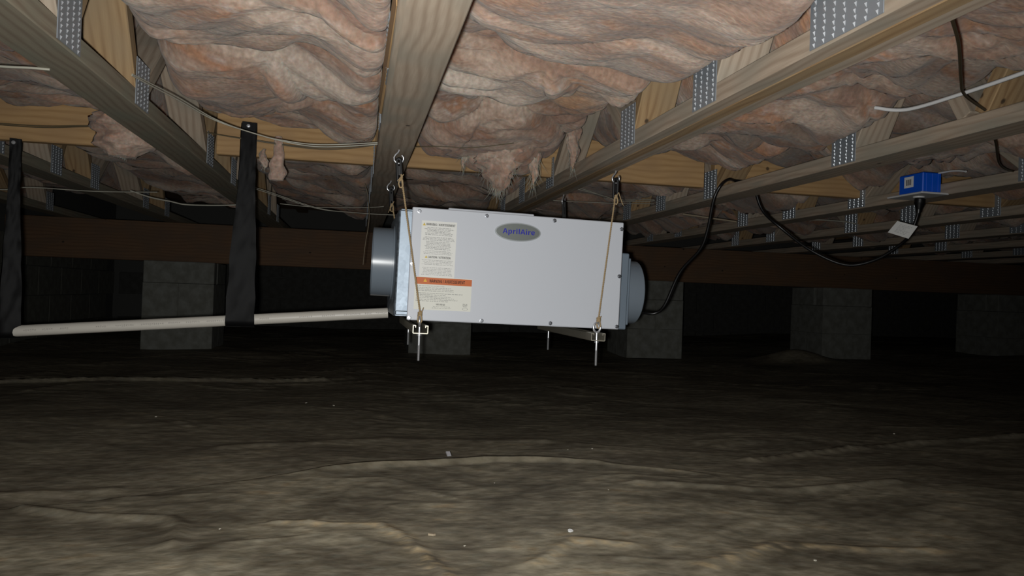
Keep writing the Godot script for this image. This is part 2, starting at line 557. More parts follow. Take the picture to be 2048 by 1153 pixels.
# ------------------------------------------------------------------ walls, ceiling, girder, piers
func build_shell() -> void:
	var m := MB.new()
	m.box(Vector3(3.4, 1.145, -3.0), Vector3(11.6, 0.03, 9.0))
	struct("ceiling", m.mesh(), M.subfloor, "plywood subfloor above the trusses")
	var walls := {"wall_left": [Vector3(-2.25, 0.5, -3.0), Vector3(0.2, 1.3, 9.0)], "wall_right": [Vector3(9.05, 0.5, -3.0), Vector3(0.2, 1.3, 9.0)], "wall_front": [Vector3(3.4, 0.5, 1.45), Vector3(11.6, 1.3, 0.2)], "wall_back": [Vector3(3.4, 0.5, -7.35), Vector3(11.6, 1.3, 0.2)]}
	for k in walls:
		m = MB.new()
		m.box(walls[k][0], walls[k][1])
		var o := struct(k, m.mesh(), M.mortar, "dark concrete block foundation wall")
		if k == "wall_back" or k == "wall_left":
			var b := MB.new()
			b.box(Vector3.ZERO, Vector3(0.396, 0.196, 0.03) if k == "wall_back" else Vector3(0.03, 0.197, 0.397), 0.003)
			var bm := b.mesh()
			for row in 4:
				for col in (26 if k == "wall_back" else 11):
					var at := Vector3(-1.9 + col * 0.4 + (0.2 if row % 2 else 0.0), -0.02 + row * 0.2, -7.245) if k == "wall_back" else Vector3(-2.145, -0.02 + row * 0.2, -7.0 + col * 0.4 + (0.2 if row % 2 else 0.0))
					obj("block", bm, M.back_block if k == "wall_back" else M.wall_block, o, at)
	# built-up girder on the piers
	var t := thing("support_girder", "long brown built-up wooden girder resting across the row of piers", "beam", Vector3(0, 0.527, -4.94))
	for k in 3:
		m = MB.new()
		m.box(Vector3.ZERO, Vector3(10.8, 0.241, 0.037), 0.003, Basis(), Vector2(0.7, 3.4), Vector2(k * 0.3, k * 0.2))
		obj("plank", m.mesh(), M.wood_girder, t, Vector3(3.35, 0.121, 0.04 - k * 0.04))
	var where := [[-1.05, "leftmost pier, a pale grey block column behind the white pipe"], [0.53, "pale block pier half hidden behind the hanging white unit"], [2.0, "block pier just right of the unit, behind the black power cord"], [3.48, "block pier with a dark slot below its top, second from the right"], [4.97, "rightmost block pier, dim, partly behind a mound of ground sheet"]]
	for w in where:
		var p := thing("block_pier", w[1], "pier", Vector3(w[0], 0, -4.95))
		for row in 2:
			for h in 2:
				m = MB.new()
				m.box(Vector3.ZERO, Vector3(0.3995, 0.1992, 0.1995) if row == 0 else Vector3(0.1995, 0.1992, 0.3995), 0.0012)
				obj("block", m.mesh(), M.block, p, Vector3(0, 0.095 + row * 0.2, -0.1 + h * 0.2) if row == 0 else Vector3(-0.1 + h * 0.2, 0.295, 0))
		for q in [[0.155, 0.086], [-0.055, 0.28]]:
			m = MB.new()
			m.box(Vector3.ZERO, Vector3(0.398, 0.13, q[1]), 0.003)
			obj("cap_block", m.mesh(), M.block, p, Vector3(0, 0.461, q[0]))


# ------------------------------------------------------------------ trusses
func teeth_plate(wide: float, tall: float) -> Array:
	var m := MB.new()
	m.box(Vector3.ZERO, Vector3(0.0016, tall, wide), 0.0004)
	var t := MB.new()
	var cols := int(wide / 0.0215)
	var rows := int(tall / 0.0085)
	for a in cols:
		for b in rows:
			var z := (a - (cols - 1) * 0.5) * wide / cols + (0.0009 if b % 2 else -0.0009)
			var y := (b - (rows - 1) * 0.5) * tall / rows
			# a punched slot: the torn tooth leaves a burred lip
			var q := [Vector3(0, y - 0.0040, z - 0.0022), Vector3(0, y - 0.0040, z + 0.0022), Vector3(0, y + 0.0034, z + 0.0026), Vector3(0, y + 0.0034, z - 0.0026)]
			var top := Vector3(0.0026, y + 0.0018, z + 0.0006)
			for side in [-1.0, 1.0]:
				var e := Vector3(side * 0.0008, 0, 0)
				for k in 4:
					var p0: Vector3 = q[k] + e
					var p1: Vector3 = q[(k + 1) % 4] + e
					t.poly([p0, p1, Vector3(top.x * side, top.y, top.z) + e], (p0 + p1) * 0.5 - Vector3(0, y, z) + Vector3(side * 0.004, 0, 0))
	return [m.mesh(), t.mesh()]

func build_trusses() -> void:
	var chord := MB.new()
	chord.box(Vector3.ZERO, Vector3(CW, 0.038, 8.3), 0.002, Basis(), Vector2(0.8, 3.6))
	var chord2 := MB.new()
	chord2.box(Vector3.ZERO, Vector3(CW, 0.038, 8.3), 0.002, Basis(), Vector2(0.8, 3.6), Vector2(0.37, 0.31))
	var cm := [chord.mesh(), chord2.mesh()]
	var plate := teeth_plate(0.098, 0.100)
	var big := teeth_plate(0.157, 0.125)
	var nodes := []
	var z := 1.53 - 0.05
	var nodes_all := [0.69, 0.27, -0.145, -0.90, -1.32, -1.735, -2.49, -2.94, -3.34, -4.09, -4.52]
	for q in nodes_all: nodes.append(q)
	var web := {}
	var named := {
		-4: "dimmest floor truss at the far left, next to the left wall",
		-3: "dim floor truss left of the left black strap, third left of the middle truss",
		-2: "shadowed floor truss passing behind the left yellow board, second left of the middle truss",
		-1: "greenish weathered floor truss slanting down from the top left corner past the white wires",
		0: "grey-brown weathered floor truss over the unit's left end, nearest the middle of the picture",
		1: "long weathered floor truss with a brown stripe, over the unit's right end",
		2: "floor truss that the black power cord is draped over",
		3: "floor truss that the blue outlet box is fixed to",
		4: "floor truss next beyond the one with the blue outlet box",
		5: "dim floor truss, second beyond the one with the blue outlet box",
		6: "dim floor truss, third beyond the one with the blue outlet box",
		7: "dark floor truss, fourth beyond the one with the blue outlet box",
		8: "dark floor truss in the far right background, last of the row"}
	for k in range(-4, 9):
		var x := X0 + PITCH * k
		var t := thing("floor_truss", named[k], "truss", Vector3(x + CW * 0.5, CHORD, 0))
		var wd: Material = M.wood_green if k < 0 else M.wood
		var bc := obj("bottom_chord", cm[absi(k) % 2], wd, t, Vector3(0, 0.019, -2.95))
		obj("top_chord", cm[0], M.wood_web, t, Vector3(0, 0.334, -2.95))
		if k == 1:
			# brown stained stripe along the underside, in the wood itself: a shallow lath face
			var s := MB.new()
			s.box(Vector3.ZERO, Vector3(0.030, 0.003, 8.2), 0.001, Basis(), Vector2(0.8, 3.6), Vector2(0.2, 0.6))
			obj("lath", s.mesh(), M.wood_web, bc, Vector3(0.002, -0.0193, 0))
		if k == 0:
			var s := MB.new()
			s.box(Vector3.ZERO, Vector3(0.006, 0.034, 0.62), 0.002, Basis.from_euler(Vector3(0, 0.008, 0.1)), Vector2(0.8, 3.6), Vector2(0.2, 0.6))
			obj("splinter", s.mesh(), M.wood_new, bc, Vector3(-CW * 0.5 - 0.002, 0.004, 1.65))
		for j in nodes.size() - 1:
			var a: float = nodes[j]
			var b: float = nodes[j + 1]
			var mid := (a + b) * 0.5
			for e in [[a - 0.02, mid + 0.024], [b + 0.02, mid - 0.024]]:
				var run: float = e[1] - e[0]
				var key := "%.3f" % run
				var rise := 0.277
				var length := sqrt(run * run + rise * rise)
				if not web.has(key):
					var w := MB.new()
					w.box(Vector3.ZERO, Vector3(CW - 0.003, 0.036, length), 0.002, Basis(), Vector2(0.8, 3.6), Vector2(run, run * 2.0))
					web[key] = w.mesh()
				var o := obj("web", web[key], M.wood_web if (j + k) % 2 else M.wood, t, Vector3(0, 0.038 + rise * 0.5, (e[0] + e[1]) * 0.5))
				o.rotation.x = atan2(-rise, run)
		for j in nodes.size():
			var zz: float = nodes[j]
			if k != -1 and zz > -0.7: continue
			if k > 3 and zz > -2.0: continue
			if k == 2 and zz > -1.5: continue
			var side := -1.0 if k >= 0 else 1.0
			var pm: Array = big if (k == 1 and j == 3) else plate
			var o := obj("nail_plate", pm[0], M.plate, t, Vector3(side * (CW * 0.5 + 0.0009), 0.054 if pm == plate else 0.066, zz))
			var tt := obj("tooth_rows", pm[1], M.tooth, o)
			tag(tt, "", "", "", "stuff")


# ------------------------------------------------------------------ fibreglass
func fleece(x: float, z: float, s: float) -> Color:
	var a := N.get_noise_2d(x * 4.0 + s, z * 7.0)
	var b := N.get_noise_2d(x * 9.0 + s + 60.0, z * 14.0)
	var c := N.get_noise_2d(x * 26.0 + s, z * 60.0 + 9.0)
	var col := Color(0.455, 0.312, 0.235).lerp(Color(0.59, 0.475, 0.39), smoothstep(-0.35, 0.6, a + c * 0.35))
	col = col.lerp(Color(0.52, 0.255, 0.13), 0.6 * smoothstep(0.25, 0.75, b - a * 0.35))
	col = col.lerp(Color(0.31, 0.205, 0.165), 0.6 * smoothstep(0.2, 0.7, -a * 0.7 - b * 0.5))
	col = col.lerp(Color(0.60, 0.575, 0.565), 0.45 * smoothstep(0.3, 0.8, c * 0.7 + b * 0.5))
	if s == 36.0:     # the torn batt: a cream torn layer, a rusty patch, and brown fibre behind
		var w := z + 0.10 * N.get_noise_2d(x * 4.0, 3.0) + 0.04 * c
		var cream := smoothstep(-1.92, -1.84, w) * smoothstep(-1.60, -1.68, w)
		col = col.lerp(Color(0.66, 0.585, 0.51), 0.75 * cream)
		var rust := exp(-(pow((x - 0.53 + 0.04 * b) / 0.10, 2.0) + pow((z + 1.83 + 0.05 * c) / 0.13, 2.0)))
		col = col.lerp(Color(0.55, 0.33, 0.19), 0.85 * rust)
		col = col.lerp(Color(0.33, 0.225, 0.18), 0.6 * smoothstep(-1.92, -2.05, w) * (0.6 + 0.4 * b))
		return col
	if s == 14.0:     # brown matted hump, with a pale torn edge along its far side
		var w := z + 0.09 * N.get_noise_2d(x * 4.0, 8.0) + 0.03 * c
		col = col.lerp(Color(0.335, 0.235, 0.185), 0.65 * smoothstep(0.26, 0.14, Vector2(x + 0.33, (z + 2.02) * 0.9).length()))
		return col.lerp(Color(0.62, 0.55, 0.48), 0.6 * smoothstep(-1.98, -1.90, w) * smoothstep(-1.74, -1.80, w) * smoothstep(-0.32, -0.2, x))
	if s == 3.0:
		var w := z + 0.06 * N.get_noise_2d(x * 3.0, 18.0)
		col = col.lerp(Color(0.40, 0.275, 0.22), 0.5 * smoothstep(0.09, 0.03, absf(w + 1.32)))
		return col.lerp(Color(0.60, 0.515, 0.445), 0.45 * smoothstep(0.14, 0.04, absf(w + 1.55))) * 0.98
	if s == 25.0:
		return col.lerp(Color(0.50, 0.385, 0.32), 0.4) * lerpf(0.85, 1.06, smoothstep(-0.5, 0.4, a))
	return col * lerpf(0.62, 1.04, smoothstep(-0.45, 0.35, N.get_noise_2d(x * 1.7 + s * 2.0, z * 2.6 + s)))

func sag(x: float, z: float, x0: float, x1: float, z0: float, z1: float, pillows: Array, s: float, base: float) -> float:
	var w1 := N.get_noise_2d(x * 3.0 + s, z * 3.0)
	var w2 := N.get_noise_2d(x * 3.0, z * 3.0 + s + 40.0)
	var wx := x + 0.06 * w1
	var wz := z + 0.06 * w2
	var calm := 0.75
	if s == 25.0: calm = 0.35
	if s == 3.0 or s == 14.0: calm = 0.65
	var d := calm * 0.062 * sqrt(0.004 + pow(N.get_noise_2d(wx * 1.8 + s, wz * 4.2), 2.0))
	d += calm * 0.026 * sqrt(0.012 + pow(N.get_noise_2d(wx * 4.5 + s + 7.0, wz * 9.5), 2.0))
	d += calm * 0.0065 * sqrt(0.02 + pow(N.get_noise_2d(wx * 9.0 + s, wz * 24.0), 2.0))
	d += 0.0016 * N.get_noise_2d(wx * 22.0, wz * 60.0 + s)
	d += 0.0006 * N.get_noise_2d(x * 60.0, z * 140.0 + s)
	for p in pillows:
		var q: float = pow((wx - p[0]) / p[2], 2.0) + pow((wz - p[1]) / p[3], 2.0)
		if q < 1.0:
			d += p[4] * sqrt(1.0 - q) if p.size() < 6 else p[4] * (1.0 - q)
	var ex := minf(x - x0, x1 - x)
	var ez := minf(z - z0, z1 - z)
	var rise := 0.0
	# hugs the truss on its right, gapes on its left where the webs show
	var droop := 0.085 * smoothstep(0.20, 0.0, x1 - x) * (0.45 + 0.55 * smoothstep(-0.45, 0.25, N.get_noise_2d(s, z * 1.7)))
	if s == 25.0: droop = 0.040 * smoothstep(0.16, 0.0, x1 - x)
	if s == 3.0: droop = 0.060 * smoothstep(0.16, 0.0, x1 - x)
	if s == 36.0: droop *= 0.5
	d += droop
	if ex < 0.07: rise += (0.09 if x - x0 < x1 - x else 0.030) * (1.0 - sqrt(maxf(0.0, 1.0 - pow(1.0 - ex / 0.07, 2.0))))
	if ez < 0.07: rise += 0.09 * (1.0 - sqrt(maxf(0.0, 1.0 - pow(1.0 - ez / 0.07, 2.0))))
	return minf(base - d + rise, 1.04)

func batt_mesh(x0: float, x1: float, z0: float, z1: float, res: float, pillows: Array, s: float, base: float) -> ArrayMesh:
	var m := MB.new()
	var nu := int((x1 - x0) / res)
	var nv := int((z1 - z0) / res)
	m.grid(nu, nv, func(a: int, b: int) -> Vector3:
		var x := lerpf(x0, x1, float(a) / nu)
		var z := lerpf(z0, z1, float(b) / nv)
		return Vector3(x, sag(x, z, x0, x1, z0, z1, pillows, s, base), z),
		func(p: Vector3, _a: int, _b: int) -> Color: return fleece(p.x + (p.y - 0.9) * 2.0, p.z, s), Vector3.DOWN)
	# flat back of the batt, a little higher, closes it
	m.grid(1, 1, func(a: int, b: int) -> Vector3: return Vector3(lerpf(x0, x1, a), 1.07, lerpf(z0, z1, b)), func(_p: Vector3, _a: int, _b: int) -> Color: return Color(0.5, 0.36, 0.29), Vector3.UP)
	for e in 4:
		var far := e % 2 == 1
		m.grid(nv if e < 2 else nu, 1, func(a: int, b: int) -> Vector3:
			var x := (x1 if far else x0) if e < 2 else lerpf(x0, x1, float(a) / nu)
			var z := lerpf(z0, z1, float(a) / nv) if e < 2 else (z1 if far else z0)
			return Vector3(x, 1.07 if b else sag(x, z, x0, x1, z0, z1, pillows, s, base), z),
			func(p: Vector3, _a: int, _b: int) -> Color: return fleece(p.x + p.y, p.z + p.y, s),
			Vector3(1 if far else -1, 0, 0) if e < 2 else Vector3(0, 0, 1 if far else -1))
	return m.mesh()

func build_batts() -> void:
	var g := 0.006
	var edge := func(k: int) -> Vector2: return Vector2(X0 + PITCH * k + CW + 0.001, X0 + PITCH * (k + 1) - 0.001)
	var e: Vector2
	# bay left of the unit's near truss
	e = edge.call(-1)
	tag(obj("insulation_batt", batt_mesh(e.x, e.y, -1.70, 0.5, g, [[-0.20, -1.50, 0.36, 0.17, 0.040], [-0.30, -1.10, 0.30, 0.20, 0.035], [0.0, -1.3, 0.14, 0.12, 0.02]], 3.0, 0.955), M.batt),
		"pink fibreglass batt in long rolls left of the middle truss, cut off by the frame", "insulation")
	tag(obj("insulation_batt", batt_mesh(e.x, e.y, -2.445, -1.702, g, [[-0.33, -1.98, 0.21, 0.24, 0.070], [-0.04, -2.18, 0.16, 0.20, 0.045], [-0.10, -1.83, 0.17, 0.09, 0.035], [-0.2, -2.3, 0.3, 0.14, 0.03]], 14.0, 0.950), M.batt),
		"brown bulging fibreglass batt left of the middle truss, drooping over the yellow board", "insulation")
	# bay over the unit
	e = edge.call(0)
	tag(obj("insulation_batt", batt_mesh(e.x, e.y, -1.50, 0.5, g, [[0.41, -1.10, 0.30, 0.40, 0.070], [0.25, -0.7, 0.3, 0.3, 0.04]], 25.0, 0.925), M.batt),
		"big smooth pink fibreglass batt bulging between the two trusses that carry the unit", "insulation")
	tag(obj("insulation_batt", batt_mesh(e.x, e.y, -2.445, -1.502, g, [[0.28, -1.70, 0.20, 0.16, 0.055], [0.52, -1.66, 0.13, 0.13, 0.03], [0.36, -2.20, 0.24, 0.22, 0.105], [0.42, -2.27, 0.09, 0.12, 0.05], [0.2, -2.05, 0.12, 0.2, 0.04]], 36.0, 0.950), M.batt),
		"torn shaggy fibreglass batt hanging in tatters above the white unit", "insulation")
	e = edge.call(1)
	tag(obj("insulation_batt", batt_mesh(e.x, e.y, -2.445, 0.5, 0.009, [[0.95, -1.15, 0.22, 0.3, 0.05], [0.98, -1.75, 0.26, 0.32, 0.05], [0.85, -2.2, 0.2, 0.2, 0.03]], 47.0, 0.935), M.batt),
		"pink fibreglass batt between the brown-striped truss and the cord-draped truss", "insulation")
	e = edge.call(2)
	tag(obj("insulation_batt", batt_mesh(e.x, e.y, -2.445, 0.0, 0.012, [[1.55, -1.9, 0.24, 0.3, 0.05]], 58.0, 0.93), M.batt),
		"fibreglass batt between the cord-draped truss and the blue box truss", "insulation")
	e = edge.call(3)
	tag(obj("insulation_batt", batt_mesh(e.x, e.y, -2.445, 0.0, 0.014, [[2.1, -2.0, 0.24, 0.3, 0.05]], 69.0, 0.93), M.batt),
		"fibreglass batt just right of the blue outlet box at the right edge", "insulation")
	e = edge.call(-2)
	tag(obj("insulation_batt", batt_mesh(e.x, e.y, -2.445, 0.5, 0.010, [[-0.85, -1.9, 0.28, 0.35, 0.05]], 80.0, 0.935), M.batt),
		"fibreglass batt at the left edge, above the left yellow board", "insulation")
	e = edge.call(-3)
	tag(obj("insulation_batt", batt_mesh(e.x, e.y, -2.445, 0.5, 0.016, [], 83.0, 0.94), M.batt), "shadowed fibreglass batt in the outermost bay on the left edge", "insulation")
	var rear := {-4: "dark fibreglass batt behind the left strap, in the bay next to the left wall", -3: "dark fibreglass batt behind the left black strap and left board", -2: "dark fibreglass batt behind the left yellow board, between the two black straps", -1: "dark brown fibreglass batt behind the yellow board left of the middle truss", 0: "dark fibreglass batt behind the yellow board above the unit", 1: "dark fibreglass batt behind the yellow board right of the unit", 2: "dark fibreglass batt behind the board left of the blue outlet box", 3: "dark fibreglass batt deep behind the blue outlet box"}
	for k in range(-4, 9):
		e = edge.call(k)
		var label: String = rear.get(k, ["dim fibreglass batt in the second bay right of the blue outlet box's truss", "dim fibreglass batt in the third bay right of the blue outlet box's truss", "dim fibreglass batt in the fourth bay right of the blue outlet box's truss", "dark fibreglass batt in the fifth bay right of the blue outlet box's truss", "dark fibreglass batt in the last bay at the far right"][clampi(k - 4, 0, 4)])
		tag(obj("insulation_batt", batt_mesh(e.x, e.y, -4.82, -2.53, 0.018, [[(e.x + e.y) * 0.5, -3.0, 0.24, 0.3, 0.04], [(e.x + e.y) * 0.5 + 0.05, -3.8, 0.22, 0.35, 0.05]], 90.0 + k * 13.0, 0.93), M.batt), label, "insulation", "" if rear.has(k) else "fibreglass batts in the far right bays")


# ------------------------------------------------------------------ loose tufts of fibreglass
func tuft_mesh(profile: Array, seed_: int, strands: int, drop: float, rough := 1.0) -> ArrayMesh:
	var r := RandomNumberGenerator.new(); r.seed = seed_
	var m := MB.new()
	var nv := 40; var nu := 28
	var s := float(seed_) * 3.7
	var prof := func(u: float) -> Vector2:
		var f := u * (profile.size() - 1)
		var k := mini(int(f), profile.size() - 2)
		var a: Vector2 = profile[k]
		return a.lerp(profile[k + 1], smoothstep(0.0, 1.0, f - k))
	m.grid(nu, nv, func(a: int, b: int) -> Vector3:
		var w := TAU * (a % nu) / nu
		var q: Vector2 = prof.call(float(b) / nv)
		var rr := q.x * (1.0 + rough * 0.35 * N.get_noise_3d(cos(w) * 1.6 + s, sin(w) * 1.6, q.y * 26.0) + rough * 0.12 * N.get_noise_3d(cos(w) * 6.0 + s, sin(w) * 6.0, q.y * 90.0))
		var off := 0.006 * Vector2(N.get_noise_2d(q.y * 20.0, s), N.get_noise_2d(q.y * 20.0 + 9.0, s))
		return Vector3(cos(w) * rr + off.x, q.y, sin(w) * rr * 0.8 + off.y),
		func(p: Vector3, _a: int, _b: int) -> Color: return fleece(p.x * 3.0 + s, p.y * 1.5, s).lerp(Color(0.66, 0.49, 0.40), 0.35 if rough > 0.5 else 0.8), Vector3(0, 0, 1))
	# outward normals and winding for the closed sleeve
	var ii := PackedInt32Array()
	for k in m.v.size():
		var q := Vector3(m.v[k].x, 0, m.v[k].z)
		if m.n[k].dot(q) < 0.0: m.n[k] = -m.n[k]
	var old := m.i.duplicate()
	m.i = PackedInt32Array()
	for k in range(0, old.size(), 3):
		m.face(old[k], old[k + 1], old[k + 2])
	for k in strands * 4:
		var w := r.randf() * TAU
		var q: Vector2 = prof.call(r.randf_range(0.35, 0.97))
		var p := Vector3(cos(w) * q.x * 0.85, q.y, sin(w) * q.x * 0.7)
		var pts := []
		var dir := Vector3(cos(w) * 0.25, -1.0, sin(w) * 0.25)
		var curl := Vector3(r.randf_range(-0.16, 0.16), 0, r.randf_range(-0.16, 0.16))
		var length := drop * r.randf_range(0.25, 1.0)
		for n_ in 6:
			pts.append(p)
			dir += curl
			p += dir.normalized() * length / 6.0
		m.tube(pts, r.randf_range(0.0004, 0.0011), 4, false, [1.0, 1.1, 0.9, 0.7, 0.5, 0.2], 0.7)
	var lit := Color(0.60, 0.46, 0.38)
	for k in m.c.size():
		if m.c[k] == Color.WHITE: m.c[k] = lit
	return m.mesh()

func build_tufts() -> void:
	var pear := [Vector2(0.010, 0.14), Vector2(0.014, 0.11), Vector2(0.017, 0.08), Vector2(0.024, 0.045), Vector2(0.027, 0.020), Vector2(0.021, 0.003), Vector2(0.001, 0.0)]
	tag(obj("insulation_tuft", tuft_mesh(pear, 3, 5, 0.012, 0.35), M.batt, null, Vector3(-0.258, 0.728, -2.415)), "pale pink pear-shaped tuft of fibreglass hanging in front of the yellow board", "insulation tuft")
	var small := [Vector2(0.004, 0.06), Vector2(0.010, 0.04), Vector2(0.012, 0.02), Vector2(0.006, 0.004), Vector2(0.001, 0.0)]
	tag(obj("insulation_tuft", tuft_mesh(small, 5, 4, 0.02), M.batt, null, Vector3(-0.299, 0.765, -2.41)), "small grey wisp of fibreglass right beside the second black strap", "insulation tuft")
	tag(obj("insulation_tuft", tuft_mesh(small, 6, 3, 0.02), M.batt, null, Vector3(0.055, 0.838, -2.40)), "tiny grey tuft of fibreglass on the yellow board left of the middle truss", "insulation tuft")
	var big := [Vector2(0.10, 0.18), Vector2(0.095, 0.14), Vector2(0.070, 0.095), Vector2(0.046, 0.05), Vector2(0.020, 0.015), Vector2(0.001, 0.0)]
	tag(obj("insulation_tuft", tuft_mesh(big, 8, 34, 0.06), M.batt, null, Vector3(0.405, 0.706, -2.20)), "large ragged tuft of orange-pink fibreglass hanging above the unit's top edge", "insulation tuft")
	var long := [Vector2(0.03, 0.17), Vector2(0.022, 0.12), Vector2(0.018, 0.08), Vector2(0.012, 0.04), Vector2(0.001, 0.0)]
	tag(obj("insulation_tuft", tuft_mesh(long, 9, 12, 0.06), M.batt, null, Vector3(0.632, 0.785, -2.18)), "whitish strand of fibreglass hanging beside the brown-striped truss", "insulation tuft")
	tag(obj("insulation_tuft", tuft_mesh(long, 12, 14, 0.08), M.batt, null, Vector3(0.515, 0.735, -2.20)), "thin stringy tuft of fibreglass hanging between the large tuft and the whitish strand", "insulation tuft")
	tag(obj("insulation_tuft", tuft_mesh(long, 15, 14, 0.05), M.batt, null, Vector3(0.30, 0.775, -2.22)), "drooping shred of fibreglass right of the middle truss near the front left hook", "insulation tuft")
	var ball := [Vector2(0.04, 0.17), Vector2(0.075, 0.13), Vector2(0.088, 0.085), Vector2(0.075, 0.035), Vector2(0.035, 0.005), Vector2(0.001, 0.0)]
	tag(obj("insulation_tuft", tuft_mesh(ball, 18, 14, 0.015, 0.8), M.batt, null, Vector3(-0.695, 0.765, -2.40)), "fluffy grey-pink clump of fibreglass at the end of the left yellow board", "insulation tuft")


# ------------------------------------------------------------------ boards
func build_boards() -> void:
	var spans := [[-2.1, -0.79, "left yellow board, a strongback plank ending at the fluffy clump on the left"], [-0.452, 1.21, "yellow strongback board behind the second black strap and above the unit"], [1.25, 3.0, "yellow strongback board behind the blue outlet box on the right"]]
	for s in spans:
		var m := MB.new()
		m.box(Vector3.ZERO, Vector3(s[1] - s[0], 0.14, 0.036), 0.003, Basis(), Vector2(0.8, 3.2), Vector2(s[0], 0.1))
		var o := obj("strongback_board", m.mesh(), M.wood_new, null, Vector3((s[0] + s[1]) * 0.5, 0.879, -2.488))
		tag(o, s[2], "board")


# ------------------------------------------------------------------ the dehumidifier
func text(words: String, tall: float, wide: float, mat: Material, parent: Node3D, at: Vector3, called := "lettering", depth := 0.0006) -> MeshInstance3D:
	var f := SystemFont.new()
	f.font_names = PackedStringArray(["Droid Sans"])
	f.font_weight = 700
	var t := TextMesh.new()
	t.font = f
	t.text = words
	t.font_size = 48
	t.pixel_size = 0.001
	t.depth = depth / tall * 0.035
	t.curve_step = 3.0
	var box := t.get_aabb()
	var o := obj(called, t, mat, parent, at)
	var sx := wide / maxf(box.size.x, 0.001)
	var sy := tall / maxf(box.size.y, 0.001)
	o.scale = Vector3(sx, sy, sy)
	o.position = at - Vector3((box.position.x + box.size.x * 0.5) * sx, (box.position.y + box.size.y * 0.5) * sy, 0)
	return o

func sticker(size: Vector2, im: Image, parent: Node3D, at: Vector3, called: String) -> MeshInstance3D:
	var m := MB.new()
	var h := size * 0.5
	m.poly([Vector3(-h.x, -h.y, 0.0004), Vector3(h.x, -h.y, 0.0004), Vector3(h.x, h.y, 0.0004), Vector3(-h.x, h.y, 0.0004)], Vector3(0, 0, 1), [Vector2(0, 1), Vector2(1, 1), Vector2(1, 0), Vector2(0, 0)])
	m.poly([Vector3(-h.x, -h.y, 0), Vector3(h.x, -h.y, 0), Vector3(h.x, h.y, 0), Vector3(-h.x, h.y, 0)], Vector3(0, 0, -1), [Vector2(0, 0), Vector2(0, 0), Vector2(0, 0), Vector2(0, 0)])
	for s in [-1.0, 1.0]:
		m.poly([Vector3(s * h.x, -h.y, 0), Vector3(s * h.x, h.y, 0), Vector3(s * h.x, h.y, 0.0004), Vector3(s * h.x, -h.y, 0.0004)], Vector3(s, 0, 0), [Vector2(0, 0), Vector2(0, 0), Vector2(0, 0), Vector2(0, 0)])
		m.poly([Vector3(-h.x, s * h.y, 0), Vector3(h.x, s * h.y, 0), Vector3(h.x, s * h.y, 0.0004), Vector3(-h.x, s * h.y, 0.0004)], Vector3(0, s, 0), [Vector2(0, 0), Vector2(0, 0), Vector2(0, 0), Vector2(0, 0)])
	var mat := plain(Color.WHITE, 0.55)
	mat.albedo_texture = ImageTexture.create_from_image(im)
	return obj(called, m.mesh(), mat, parent, at)

func ellipse(a: float, b: float, count := 48) -> PackedVector2Array:
	var p := PackedVector2Array()
	for k in count:
		p.append(Vector2(a * cos(TAU * k / count), b * sin(TAU * k / count)))
	return p

func screw_mesh() -> ArrayMesh:
	var m := MB.new()
	var xf := Transform3D(Basis.from_euler(Vector3(PI / 2, 0, 0)), Vector3.ZERO)
	m.lathe([Vector2(0.0062, 0), Vector2(0.0060, 0.0012), Vector2(0.0042, 0.0014), Vector2(0.0042, 0.0042), Vector2(0.0034, 0.0048), Vector2(0.0, 0.0048)], xf, 6)
	m.box(Vector3(0, 0, 0.0049), Vector3(0.0062, 0.0011, 0.0008))
	return m.mesh()

